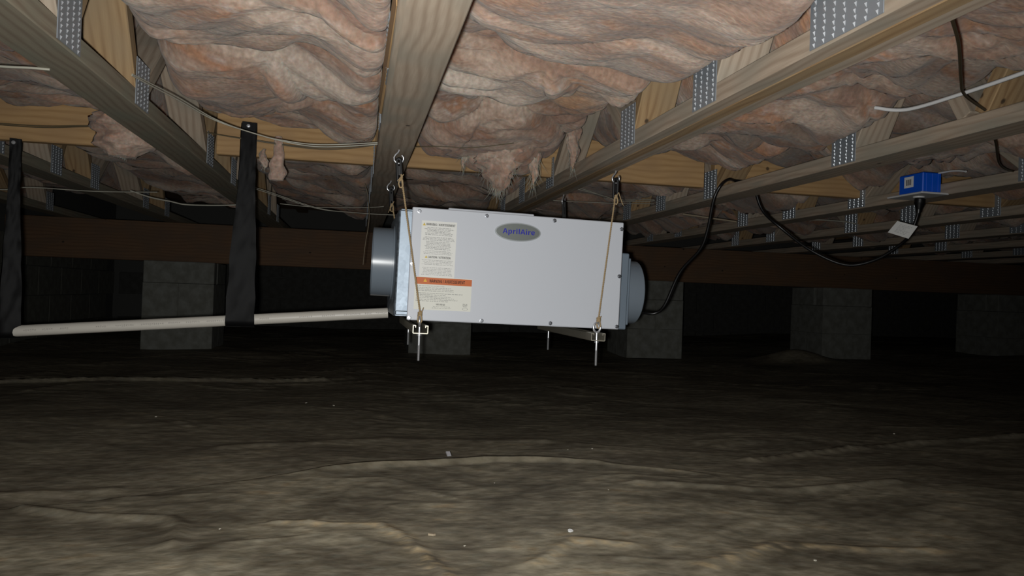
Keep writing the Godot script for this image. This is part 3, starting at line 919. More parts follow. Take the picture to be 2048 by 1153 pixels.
func build_unit() -> void:
	var t := thing("dehumidifier", "white box dehumidifier hanging on four cords below the trusses", "dehumidifier", Vector3(0.442, 0.314, -2.25))
	t.rotation.z = deg_to_rad(-1.05)
	# casing: galvanised sheet with a rolled front left corner
	var m := MB.new()
	var xf := Transform3D(Basis(Vector3(1, 0, 0), Vector3(0, 0, 1), Vector3(0, -1, 0)), Vector3.ZERO)   # outline x, y(depth) -> x, z ; depth -> -y
	var p := PackedVector2Array()
	p.append(Vector2(0.302, -0.25)); p.append(Vector2(0.302, 0.200))
	for k in 9:
		var a := PI / 2 + (PI / 2) * k / 8.0   # rolled corner
		p.append(Vector2(-0.336 + 0.008 * cos(a), 0.192 + 0.008 * sin(a)))
	p.append(Vector2(-0.344, -0.25))
	m.extrude(p, -0.300, -0.010, xf)
	obj("casing", m.mesh(), M.galv, t)
	for y in [[0.301, 0.006], [0.018, 0.012]]:
		m = MB.new()
		m.box(Vector3.ZERO, Vector3(0.034, y[1], 0.010), 0.002)
		obj("flange_tab", m.mesh(), M.galv, t, Vector3(-0.322, y[0], 0.203))
	m = MB.new()
	m.box(Vector3.ZERO, Vector3(0.610, 0.310, 0.012), 0.0022)
	var panel := obj("front_panel", m.mesh(), M.panel, t, Vector3(-0.003, 0.155, 0.209))
	m = MB.new()
	m.box(Vector3.ZERO, Vector3(0.245, 0.010, 0.16), 0.002)
	obj("top_cover", m.mesh(), M.panel, t, Vector3(-0.085, 0.3115, 0.118))
	var sm := screw_mesh()
	for q in [[-0.289, 0.299], [-0.102, 0.300], [0.094, 0.301], [0.296, 0.291], [0.296, 0.154], [0.296, 0.008], [0.097, 0.009], [-0.101, 0.007], [-0.301, 0.006], [-0.301, 0.155]]:
		var o := obj("screw", sm, M.screw, panel, Vector3(q[0] + 0.003, q[1] - 0.155, 0.006))
		o.rotation.z = q[0] * 17.0
	# oval badge
	m = MB.new()
	m.extrude(ellipse(0.066, 0.0262), 0.0, 0.003)
	var badge := obj("badge", m.mesh(), M.badge_rim, t, Vector3(-0.011, 0.2605, 0.2148))
	m = MB.new()
	m.extrude(ellipse(0.0625, 0.0232), 0.003, 0.0036)
	obj("badge_face", m.mesh(), M.badge, badge)
	tag(text("AprilAire", 0.0195, 0.092, M.badge_blue, badge, Vector3(0.002, -0.0005, 0.0038)), "blue lettering")
	# stickers
	var r := RandomNumberGenerator.new(); r.seed = 21
	var white := Color(0.90, 0.90, 0.88)
	var ink := Color(0.30, 0.30, 0.31)
	var im := Image.create(200, 320, false, Image.FORMAT_RGB8)
	im.fill(white)
	triangle_mark(im, 14, 12, 16, Color(0.85, 0.72, 0.2))
	print_rows(im, 16, 184, 36, 6, 8, ink, true, r, 4)
	print_rows(im, 10, 190, 90, 3, 8, ink, true, r, 4)
	print_rows(im, 18, 180, 116, 6, 8, ink, true, r, 4)
	print_rows(im, 14, 186, 168, 3, 8, ink, true, r, 3)
	triangle_mark(im, 34, 196, 14, Color(0.85, 0.72, 0.2))
	print_rows(im, 12, 190, 220, 4, 8, ink, true, r, 3)
	print_rows(im, 12, 190, 262, 6, 8, ink, true, r, 3)
	var s1 := sticker(Vector2(0.097, 0.156), im, t, Vector3(-0.2325, 0.197, 0.2151), "warning_sticker")
	tag(s1, "tall white warning sticker")
	text("WARNING / AVERTISSEMENT", 0.0062, 0.080, M.ink, s1, Vector3(0.004, 0.0685, 0.0005), "lettering", 0.0002)
	text("CAUTION / ATTENTION", 0.0058, 0.062, M.ink, s1, Vector3(0.004, -0.0215, 0.0005), "lettering", 0.0002)
	im = Image.create(320, 190, false, Image.FORMAT_RGB8)
	im.fill(Color(0.88, 0.88, 0.84))
	im.fill_rect(Rect2i(0, 3, 320, 39), Color(0.78, 0.39, 0.13))
	triangle_mark(im, 56, 10, 18, Color(0.95, 0.75, 0.15))
	print_rows(im, 10, 250, 50, 1, 9, ink, false, r, 3)
	print_rows(im, 10, 310, 60, 3, 9, ink, false, r, 4)
	print_rows(im, 10, 306, 92, 6, 9, ink, false, r, 4)
	print_rows(im, 118, 182, 152, 1, 9, Color(0.15, 0.15, 0.15), true, r, 10)
	print_rows(im, 100, 210, 168, 2, 8, ink, true, r, 3)
	print_rows(im, 275, 300, 146, 3, 7, ink, true, r, 5)
	for k in 60:
		var a := TAU * k / 60.0
		im.set_pixel(288 + int(15 * cos(a)), 176 + int(7 * sin(a)), ink)
	var s2 := sticker(Vector2(0.157, 0.090), im, t, Vector3(-0.2125, 0.0755, 0.2152), "warning_sticker")
	tag(s2, "white sticker with an orange warning band")
	text("WARNING / AVERTISSEMENT", 0.0085, 0.098, M.ink, s2, Vector3(0.010, 0.0345, 0.0005), "lettering", 0.0002)
	# duct collars
	m = MB.new()
	var lx := Transform3D(Basis(Vector3(0, 1, 0), Vector3(-1, 0, 0), Vector3(0, 0, 1)), Vector3(-0.344, 0.163, -0.02))
	m.lathe([Vector2(0.112, 0), Vector2(0.112, 0.004), Vector2(0.1035, 0.004), Vector2(0.1030, 0.061), Vector2(0.1010, 0.062), Vector2(0.1000, 0.061), Vector2(0.1000, 0.002), Vector2(0.0, 0.002)], lx, 64)
	tag(obj("inlet_collar", m.mesh(), M.collar, t), "grey round duct collar on the left end")
	m = MB.new()
	m.box(Vector3.ZERO, Vector3(0.066, 0.234, 0.238), 0.003)
	var fl := obj("outlet_flange", m.mesh(), M.flange, t, Vector3(0.335, 0.113, -0.02))
	m = MB.new()
	m.box(Vector3.ZERO, Vector3(0.010, 0.205, 0.222), 0.002)
	obj("gasket_step", m.mesh(), M.flange, fl, Vector3(0.037, 0, 0))
	m = MB.new()
	var rx := Transform3D(Basis(Vector3(0, -1, 0), Vector3(1, 0, 0), Vector3(0, 0, 1)), Vector3(0.372, 0.113, -0.02))
	m.lathe([Vector2(0.1010, 0), Vector2(0.1010, 0.058), Vector2(0.0995, 0.060), Vector2(0.098, 0.058), Vector2(0.098, 0.001), Vector2(0.0, 0.001)], rx, 64)
	obj("outlet_collar", m.mesh(), M.collar, t)
	m = MB.new()
	m.lathe([Vector2(0.016, 0), Vector2(0.016, 0.03), Vector2(0.013, 0.03), Vector2(0.013, 0.0)], Transform3D(Basis(Vector3(0, -1, 0), Vector3(1, 0, 0), Vector3(0, 0, 1)), Vector3(0.300, 0.05, -0.21)), 20)
	obj("cord_grip", m.mesh(), M.rubber, t)


# ------------------------------------------------------------------ hangers
func helix(a: Vector3, b: Vector3, radius: float, turn: float, phase: float, per := 8) -> Array:
	var length := a.distance_to(b)
	var d := (b - a) / length
	var u := d.cross(Vector3(0.2, 0.1, 1)).normalized()
	var w := d.cross(u)
	var count := maxi(3, int(length / turn * per))
	var pts := []
	for k in count + 1:
		var s := float(k) / count
		var ang := TAU * s * length / turn + phase
		pts.append(a + d * (length * s) + (u * cos(ang) + w * sin(ang)) * radius)
	return pts

func twisted(called: String, label: String, a: Vector3, b: Vector3, group: String) -> Node3D:
	var t := thing(called, label, "cord", b, group)
	for k in 2:
		var m := MB.new()
		m.tube(helix(a - b, Vector3.ZERO, 0.00125, 0.011, PI * k), 0.00145, 6)
		obj("strand", m.mesh(), M.rope, t)
	return t

func screw_hook(at: Vector3, turn: float, label: String) -> void:
	# screw hook in the chord: a bent wire in a pear-shaped open loop
	var t := thing("screw_hook", label, "hook", at)
	var m := MB.new()
	m.tube([Vector3(0, 0.012, 0), Vector3(0, -0.003, 0), Vector3(-0.003, -0.008, 0.001), Vector3(-0.009, -0.014, 0.001), Vector3(-0.0125, -0.021, 0), Vector3(-0.0115, -0.029, 0), Vector3(-0.006, -0.0345, 0), Vector3(0.001, -0.036, 0), Vector3(0.008, -0.033, 0), Vector3(0.0125, -0.026, 0), Vector3(0.012, -0.019, 0.001), Vector3(0.0075, -0.014, 0.002)], 0.0024, 10, false, [1, 1, 1, 1, 1, 1, 1, 1, 1, 1, 1, 0.8])
	obj("hook", m.mesh(), M.zinc, t)
	t.rotation.y = turn

func isolator(top: Vector3, bottom: Vector3, turn: float, wide: float, label: String) -> void:
	var length := top.distance_to(bottom)
	var t := thing("rubber_hanger", label, "hanger", bottom)
	var m := MB.new()
	var pts := []
	var h := length * 0.5 - wide * 0.5
	for k in 24:
		var a := TAU * k / 24.0
		pts.append(Vector3(cos(a) * wide * 0.5, sin(a) * wide * 0.5 + (h if sin(a) >= 0.0 else -h), 0))
	m.tube(pts, 0.0042, 10, true)
	var o := obj("loop", m.mesh(), M.rubber, t, Vector3(0, length * 0.5, 0))
	var b := MB.new()
	b.box(Vector3.ZERO, Vector3(wide * 0.8 + 0.004, length * 0.42, 0.006), 0.0015)
	obj("sleeve", b.mesh(), M.rubber, t, Vector3(0, length * 0.5, 0))
	t.rotation.y = turn
	t.rotation.z = -atan2(top.x - bottom.x, length)

func eye_bolt(eye: Vector3, tip: float, strut_y: float, turn: float, label: String) -> void:
	var t := thing("eye_bolt", label, "eye bolt", Vector3(eye.x, tip, eye.z))
	t.rotation.y = turn
	var ey := eye.y - tip
	var m := MB.new()
	var ring := []
	for k in 20:
		var a := TAU * k / 20.0
		ring.append(Vector3(cos(a) * 0.0105, ey + sin(a) * 0.0135, 0))
	m.tube(ring, 0.0030, 10, true)
	obj("eye", m.mesh(), M.zinc, t)
	m = MB.new()
	var prof := [Vector2(0.0, 0.0), Vector2(0.0024, 0.0)]
	var y := 0.001
	while y < ey - 0.016:     # thread
		prof.append(Vector2(0.0031 if y < ey * 0.4 else 0.0034, y)); prof.append(Vector2(0.0034, y + 0.0009))
		y += 0.0018
	prof.append(Vector2(0.003, ey - 0.013))
	prof.append(Vector2(0.0, ey - 0.013))
	m.lathe(prof, Transform3D(), 10)
	obj("shank", m.mesh(), M.zinc, t)
	m = MB.new()
	m.lathe([Vector2(0.0, 0), Vector2(0.0060, 0.0), Vector2(0.0066, 0.0008), Vector2(0.0066, 0.0052), Vector2(0.006, 0.006), Vector2(0.0, 0.006)], Transform3D(Basis(), Vector3(0, strut_y - tip - 0.0065, 0)), 6)
	obj("nut", m.mesh(), M.zinc, t)

func knot(at: Vector3, label: String, dir: Vector3, size := 1.0) -> void:
	var t := thing("cord_knot", label, "knot", at)
	var m := MB.new()
	m.tube(helix(Vector3.ZERO, Vector3(0, 0.013, 0) * size, 0.0046 * size, 0.0042, 0.4), 0.0024, 7)
	obj("wrap", m.mesh(), M.rope, t)
	m = MB.new()
	m.tube([Vector3(-0.004, 0.002, 0), Vector3(-0.0055, -0.008, 0.001), Vector3(-0.003, -0.017, 0.001), Vector3(0.002, -0.0185, 0.001), Vector3(0.0055, -0.012, 0.001), Vector3(0.004, 0.002, 0)], 0.0020, 7)
	obj("bight", m.mesh(), M.rope, t)
	m = MB.new()
	m.tube([Vector3(0.003, 0.010, 0.003), Vector3(0.006, 0.016, 0.005), dir * 0.7 + Vector3(0.004, 0.012, 0.004), dir + Vector3(0.004, 0.012, 0.004)], 0.0014, 6, false, [1, 1, 0.9, 0.5])
	obj("tail", m.mesh(), M.rope, t)

func build_hangers() -> void:
	# channels under the unit
	for k in 2:
		var x: float = [0.1675, 0.663][k]
		var top: float = [0.3085, 0.2995][k]
		var t := thing("strut_channel", ["slotted steel channel under the unit's left end", "slotted steel channel under the unit's right end"][k], "channel", Vector3(x, top - 0.0225, -2.29))
		t.rotation.z = deg_to_rad(-1.05)
		var w := 0.0206; var h := 0.0225; var th := 0.0022; var lip := 0.0085; var back := 0.0065
		var out := PackedVector2Array([Vector2(-w, 0.002), Vector2(-w + 0.002, 0), Vector2(w - 0.002, 0), Vector2(w, 0.002), Vector2(w, h - 0.001), Vector2(w - 0.001, h), Vector2(w - lip, h), Vector2(w - lip, h - back), Vector2(w - lip + th, h - back), Vector2(w - lip + th, h - th), Vector2(w - th, h - th), Vector2(w - th, th), Vector2(-w + th, th), Vector2(-w + th, h - th), Vector2(-w + lip - th, h - th), Vector2(-w + lip - th, h - back), Vector2(-w + lip, h - back), Vector2(-w + lip, h), Vector2(-w + 0.001, h), Vector2(-w, h - 0.001)])
		var m := MB.new()
		m.extrude(out, -0.315, 0.315)
		obj("channel", m.mesh(), M.strut, t)
	eye_bolt(Vector3(0.1655, 0.3195, -1.985), 0.2135, 0.2865, PI / 2 - 0.12, "long eye bolt through the front end of the left channel")
	eye_bolt(Vector3(0.6615, 0.3145, -1.985), 0.2075, 0.2775, 0.1, "long eye bolt with its ring facing front, through the right channel's front end")
	eye_bolt(Vector3(0.1775, 0.3195, -2.585), 0.2120, 0.2865, 1.2, "thin rear eye bolt hanging below the unit's bottom left corner")
	eye_bolt(Vector3(0.679, 0.3105, -2.585), 0.2040, 0.2775, 0.9, "rear eye bolt hanging below the unit's bottom edge, right of its middle")
	screw_hook(Vector3(0.094, CHORD, -1.97), 0.1, "front left chrome hook, screwed into the middle truss")
	screw_hook(Vector3(0.725, CHORD, -2.05), 0.3, "front right chrome hook, under the brown-striped truss")
	screw_hook(Vector3(0.098, CHORD, -2.54), 0.2, "rear left thin hook, in the middle truss behind the front hook")
	screw_hook(Vector3(0.725, CHORD, -2.61), 0.9, "rear right small hook, in the brown-striped truss behind the front hook")
	isolator(Vector3(0.094, 0.746, -1.97), Vector3(0.0985, 0.684, -1.97), 0.0, 0.010, "wide black rubber hanger loop below the front left hook")
	isolator(Vector3(0.726, 0.746, -2.05), Vector3(0.7255, 0.690, -2.05), 0.15, 0.013, "black rubber hanger loop below the front right hook")
	isolator(Vector3(0.099, 0.746, -2.54), Vector3(0.103, 0.682, -2.54), 0.1, 0.008, "slim black rubber hanger loop below the rear left hook")
	isolator(Vector3(0.726, 0.746, -2.61), Vector3(0.73, 0.678, -2.61), 0.4, 0.009, "slim black rubber hanger loop below the rear right hook")
	var g := ""
	twisted("suspension_cord", "front left tan twisted cord crossing the warning stickers", Vector3(0.1015, 0.705, -1.966), Vector3(0.1655, 0.343, -1.985), g)
	twisted("suspension_cord", "front right tan twisted cord crossing the white panel's right end", Vector3(0.7235, 0.694, -2.044), Vector3(0.6655, 0.341, -1.985), g)
	twisted("suspension_cord", "rear left tan cord dropping behind the unit's left end", Vector3(0.105, 0.690, -2.54), Vector3(0.1775, 0.335, -2.585), g)
	twisted("suspension_cord", "rear right tan cord dropping behind the white unit", Vector3(0.731, 0.686, -2.61), Vector3(0.679, 0.330, -2.585), g)
	knot(Vector3(0.1655, 0.332, -1.985), "fuzzy tan knot on the front left eye bolt, over the orange-banded sticker", Vector3(0.004, 0.012, 0.006))
	knot(Vector3(0.6655, 0.331, -1.985), "tan knot on the front right eye bolt at the white panel's edge", Vector3(0.002, 0.004, 0.002))
	knot(Vector3(0.1015, 0.688, -1.964), "frayed tan knot under the front left rubber hanger", Vector3(-0.014, -0.014, 0.002), 0.7)
	knot(Vector3(0.7255, 0.690, -2.044), "tan knot with a loose tail under the front right rubber hanger", Vector3(0.018, -0.034, 0.002), 0.7)
	knot(Vector3(0.104, 0.684, -2.536), "tan knot with a bent tail under the rear left rubber hanger", Vector3(-0.016, -0.036, 0.002), 0.7)


# ------------------------------------------------------------------ pipe, straps, wires, cord, outlet
func curve(pts: Array, per := 10) -> Array:
	var out := []
	for k in pts.size() - 1:
		var a: Vector3 = pts[maxi(k - 1, 0)]
		var b: Vector3 = pts[k]
		var c: Vector3 = pts[k + 1]
		var d: Vector3 = pts[mini(k + 2, pts.size() - 1)]
		for s in per:
			out.append(b.cubic_interpolate(c, a, d, float(s) / per))
	out.append(pts[pts.size() - 1])
	return out

func strap(at: Vector3, top: float, bottom: float, w_top: float, w_low: float, turn_top: float, turn_low: float, lean: float, label: String) -> void:
	# woven strap nailed to the board: down the front, round the pipe, up the back
	var t := thing("hanger_strap", label, "strap", Vector3(at.x, bottom, at.z))
	var h := top - bottom
	var path := []   # (offset along the thin direction, height, share of the way up)
	var count := 26
	for k in count + 1:
		var s := 1.0 - float(k) / count
		path.append([0.022 - 0.010 * s, 0.02 + (h - 0.02) * s, s])
	for k in range(1, 8):
		var a := PI * k / 8.0
		path.append([0.022 * cos(a), 0.02 - 0.020 * sin(a), 0.0])
	for k in count + 1:
		var s := float(k) / count
		path.append([-0.022 + 0.012 * s, 0.02 + (h - 0.02) * s, s])
	var m := MB.new()
	var half := 0.0012
	for sgn in [1.0, -1.0]:
		m.grid(6, path.size() - 1, func(a: int, b: int) -> Vector3:
			var q: Array = path[b]
			var prev: Array = path[maxi(b - 1, 0)]
			var next: Array = path[mini(b + 1, path.size() - 1)]
			var d := Vector2(next[0] - prev[0], next[1] - prev[1]).normalized()
			var s: float = q[2]
			var turn := lerpf(turn_low, turn_top, s * s * (3.0 - 2.0 * s))
			var w := lerpf(w_low, w_top, smoothstep(0.0, 0.9, s)) * (1.0 + 0.08 * N.get_noise_2d(s * 6.0, at.x * 9.0))
			var across := Vector3(cos(turn), 0, -sin(turn))
			var thin := Vector3(sin(turn), 0, cos(turn))
			var o: float = q[0] + 0.003 * N.get_noise_2d(float(a) * 0.4, s * 9.0 + at.x)
			return across * (w * (float(a) / 6.0 - 0.5)) + thin * (o + d.y * half * sgn) + Vector3(lean * s, q[1] - d.x * half * sgn, 0),
			func(_p: Vector3, _a: int, _b: int) -> Color: return Color.WHITE, Vector3(0, 0, 1))
		# grid() orients by one direction only; turn each face to the outside of its own side
	m.colored = false
	obj("webbing", m.mesh(), M.strap, t)
	m = MB.new()
	m.lathe([Vector2(0.0, 0.0), Vector2(0.006, 0.0), Vector2(0.005, 0.0015), Vector2(0, 0.002)], Transform3D(Basis.from_euler(Vector3(PI / 2, 0, 0)), Vector3(lean, h - 0.012, 0.015)), 10)
	obj("nail_head", m.mesh(), M.zinc, t)

func build_pipe() -> void:
	var a := Vector3(-1.00, 0.240, -2.40); var b := Vector3(0.0975, 0.3263, -2.40)
	var t := thing("drain_pipe", "white plastic drain pipe running from the straps to the unit's lower left corner", "pipe", a)
	var m := MB.new()
	var d := (b - a).normalized()
	var xf := Transform3D(Basis(Vector3(-d.y, d.x, 0), d, Vector3(0, 0, 1)), Vector3.ZERO)
	m.lathe([Vector2(0.0105, 0.002), Vector2(0.0155, 0.0), Vector2(0.0165, 0.001), Vector2(0.0165, a.distance_to(b)), Vector2(0.012, a.distance_to(b))], xf, 28)
	obj("pipe", m.mesh(), M.pvc, t)
	# rows of small worn print along the pipe
	var r := RandomNumberGenerator.new(); r.seed = 8
	var pr := MB.new()
	var s := 0.06
	while s < 1.1:
		var word := r.randi_range(4, 12)
		for k in word:
			var hgt := r.randf_range(0.0035, 0.0055)
			for q in 2:
				var ang := 0.12 + r.randf_range(-0.05, 0.05)
				var o := Vector3(-d.y, d.x, 0) * sin(ang) * 0.0166 + Vector3(0, 0, cos(ang) * 0.0166)
				pr.box(d * (s + q * 0.0022) + o, Vector3(0.0009, hgt * r.randf_range(0.5, 1.0), 0.0003))
			pr.box(d * (s + 0.001) + Vector3(0, r.randf_range(-0.002, 0.003), 0.0166), Vector3(0.0026, 0.0007, 0.0003))
			s += 0.0058
		s += r.randf_range(0.008, 0.03)
		if r.randf() < 0.2: s += 0.06
	tag(obj("print", pr.mesh(), M.print, t), "faded grey printing", "", "", "stuff")
	strap(Vector3(-0.985, 0, -2.40), 0.80, 0.222, 0.030, 0.052, 0.35, 0.5, -0.002, "left black strap holding the end of the white drain pipe")
	strap(Vector3(-0.349, 0, -2.40), 0.90, 0.272, 0.044, 0.084, 0.25, 0.05, 0.004, "broad black strap in front of the yellow board, looped under the white drain pipe")

func wire(called: String, label: String, pts: Array, radius: float, mat: Material, twin := 0.0, cat := "wire") -> void:
	var m := MB.new()
	var c := curve(pts, 8)
	m.tube(c, radius, 6)
	if twin > 0.0:
		var d := []
		for k in c.size():
			var s := float(k) / (c.size() - 1)
			d.append(c[k] + Vector3(0, -twin * (0.6 + 0.6 * sin(s * 9.0)), 0.002))
		var m2 := MB.new()
		m2.tube(d, radius, 6)
		var t := thing(called, label, cat, Vector3.ZERO)
		obj("strand", m.mesh(), mat, t)
		obj("strand", m2.mesh(), mat, t)
		return
	tag(obj(called, m.mesh(), mat), label, cat)

func build_wires() -> void:
	wire("cable", "pale twin wire sagging from the left truss to the middle truss past the broad strap", [Vector3(-0.472, 0.828, -1.66), Vector3(-0.43, 0.835, -1.86), Vector3(-0.371, 0.820, -2.0), Vector3(-0.285, 0.793, -2.0), Vector3(-0.21, 0.779, -2.0), Vector3(-0.11, 0.774, -2.0), Vector3(0.04, 0.789, -1.99)], 0.0016, M.wire, 0.005)
	wire("cable", "short pale wire at the left edge, ending on the greenish truss", [Vector3(-0.80, 0.772, -1.48), Vector3(-0.63, 0.7675, -1.451), Vector3(-0.576, 0.7675, -1.443), Vector3(-0.545, 0.768, -1.445)], 0.0024, M.wire)
	wire("cable", "dark thin wire running along the front of both left yellow boards", [Vector3(-1.2, 0.85, -2.43), Vector3(-0.95, 0.849, -2.43), Vector3(-0.778, 0.86, -2.42), Vector3(-0.519, 0.866, -2.42), Vector3(-0.373, 0.852, -2.40), Vector3(-0.132, 0.844, -2.43), Vector3(0.036, 0.868, -2.43)], 0.0018, M.wire_dark, 0.004)
	wire("cable", "faint wire crossing the dark bay behind the left strap", [Vector3(-1.6, 0.745, -3.2), Vector3(-1.364, 0.735, -3.2), Vector3(-1.26, 0.75, -3.2), Vector3(-1.029, 0.749, -3.2), Vector3(-0.80, 0.760, -3.2)], 0.0022, M.wire)
	wire("cable", "grey cable dipping through the dark left of the broad strap", [Vector3(-0.90, 0.760, -3.2), Vector3(-0.827, 0.738, -3.2), Vector3(-0.752, 0.726, -3.2), Vector3(-0.676, 0.716, -3.2), Vector3(-0.494, 0.727, -3.2), Vector3(-0.42, 0.75, -3.2)], 0.0030, M.wire)
	wire("cable", "thin twin wire sagging in the dark between the broad strap and the unit", [Vector3(-0.48, 0.80, -3.2), Vector3(-0.418, 0.800, -3.2), Vector3(-0.186, 0.735, -3.2), Vector3(-0.043, 0.722, -3.2), Vector3(0.146, 0.722, -3.2), Vector3(0.40, 0.735, -3.2), Vector3(0.6, 0.765, -3.2)], 0.0014, M.wire, 0.005)
	wire("cable", "faint level wire in the dark behind the sagging twin wire", [Vector3(-0.337, 0.752, -3.3), Vector3(-0.171, 0.746, -3.3), Vector3(0.041, 0.759, -3.3), Vector3(0.1, 0.766, -3.3)], 0.0016, M.wire)
	wire("cable", "thin twin wire right of the rear right hook, reaching the cord-draped truss", [Vector3(0.75, 0.875, -2.94), Vector3(0.904, 0.851, -2.97), Vector3(1.016, 0.83, -3.0), Vector3(1.083, 0.819, -3.0), Vector3(1.24, 0.830, -3.0)], 0.0014, M.wire, 0.006)
	wire("cable", "lower thin wire behind the front right cord", [Vector3(0.74, 0.80, -3.0), Vector3(0.851, 0.799, -3.0), Vector3(1.084, 0.804, -3.0), Vector3(1.24, 0.812, -3.0)], 0.0014, M.wire)
	wire("cable", "thin wire behind the tufts of fibreglass right of the middle truss", [Vector3(0.135, 0.795, -2.05), Vector3(0.204, 0.804, -2.06), Vector3(0.300, 0.808, -2.06), Vector3(0.42, 0.83, -2.06)], 0.0012, M.wire_dark)
	var m := MB.new()
	m.box(Vector3.ZERO, Vector3(0.27, 0.007, 0.012), 0.001, Basis.from_euler(Vector3(0, 0.1, -0.06)))
	tag(obj("lath_stick", m.mesh(), M.stick, null, Vector3(1.50, 0.764, -3.0)), "pale flat stick lying under the trusses behind the hanging black cord", "stick")
	wire("cable", "pale cable resting in the far right bays above the cord's sag", [Vector3(1.95, 0.80, -3.3), Vector3(2.044, 0.801, -3.3), Vector3(2.217, 0.823, -3.3), Vector3(2.406, 0.821, -3.3), Vector3(2.5, 0.80, -3.3)], 0.0035, M.wire)
	wire("cable", "white cable along the insulation beside the cord-draped truss", [Vector3(1.10, 0.838, -1.43), Vector3(1.125, 0.820, -1.362), Vector3(1.13, 0.818, -1.216), Vector3(1.13, 0.820, -1.086), Vector3(1.12, 0.822, -0.88)], 0.0042, M.white)
	wire("support_rod", "dark bent wire rod holding up the batt near the top right corner", [Vector3(0.736, 0.805, -0.83), Vector3(0.798, 0.800, -0.883), Vector3(0.876, 0.797, -0.956), Vector3(1.0, 0.795, -1.085), Vector3(1.092, 0.800, -1.175), Vector3(1.21, 0.80, -1.25)], 0.0026, M.rod, 0.0, "rod")
	wire("support_rod", "dark wire rod holding the batt above and left of the blue outlet box's truss", [Vector3(1.34, 0.806, -1.38), Vector3(1.445, 0.80, -1.462), Vector3(1.646, 0.795, -1.652), Vector3(1.766, 0.80, -1.75), Vector3(1.845, 0.806, -1.80)], 0.0026, M.rod, 0.0, "rod")
	m = MB.new()
	var pts := curve([Vector3(0.012, 0.82, -3.0), Vector3(0.026, 0.775, -3.0), Vector3(0.035, 0.676, -3.0), Vector3(0.024, 0.58, -3.0), Vector3(0.018, 0.496, -3.0)], 6)
	m.tube(pts, 0.006, 8, false, [], 0.25)
	tag(obj("hanging_tape", m.mesh(), M.stick), "narrow grey tape strip dangling left of the unit's round collar", "tape")

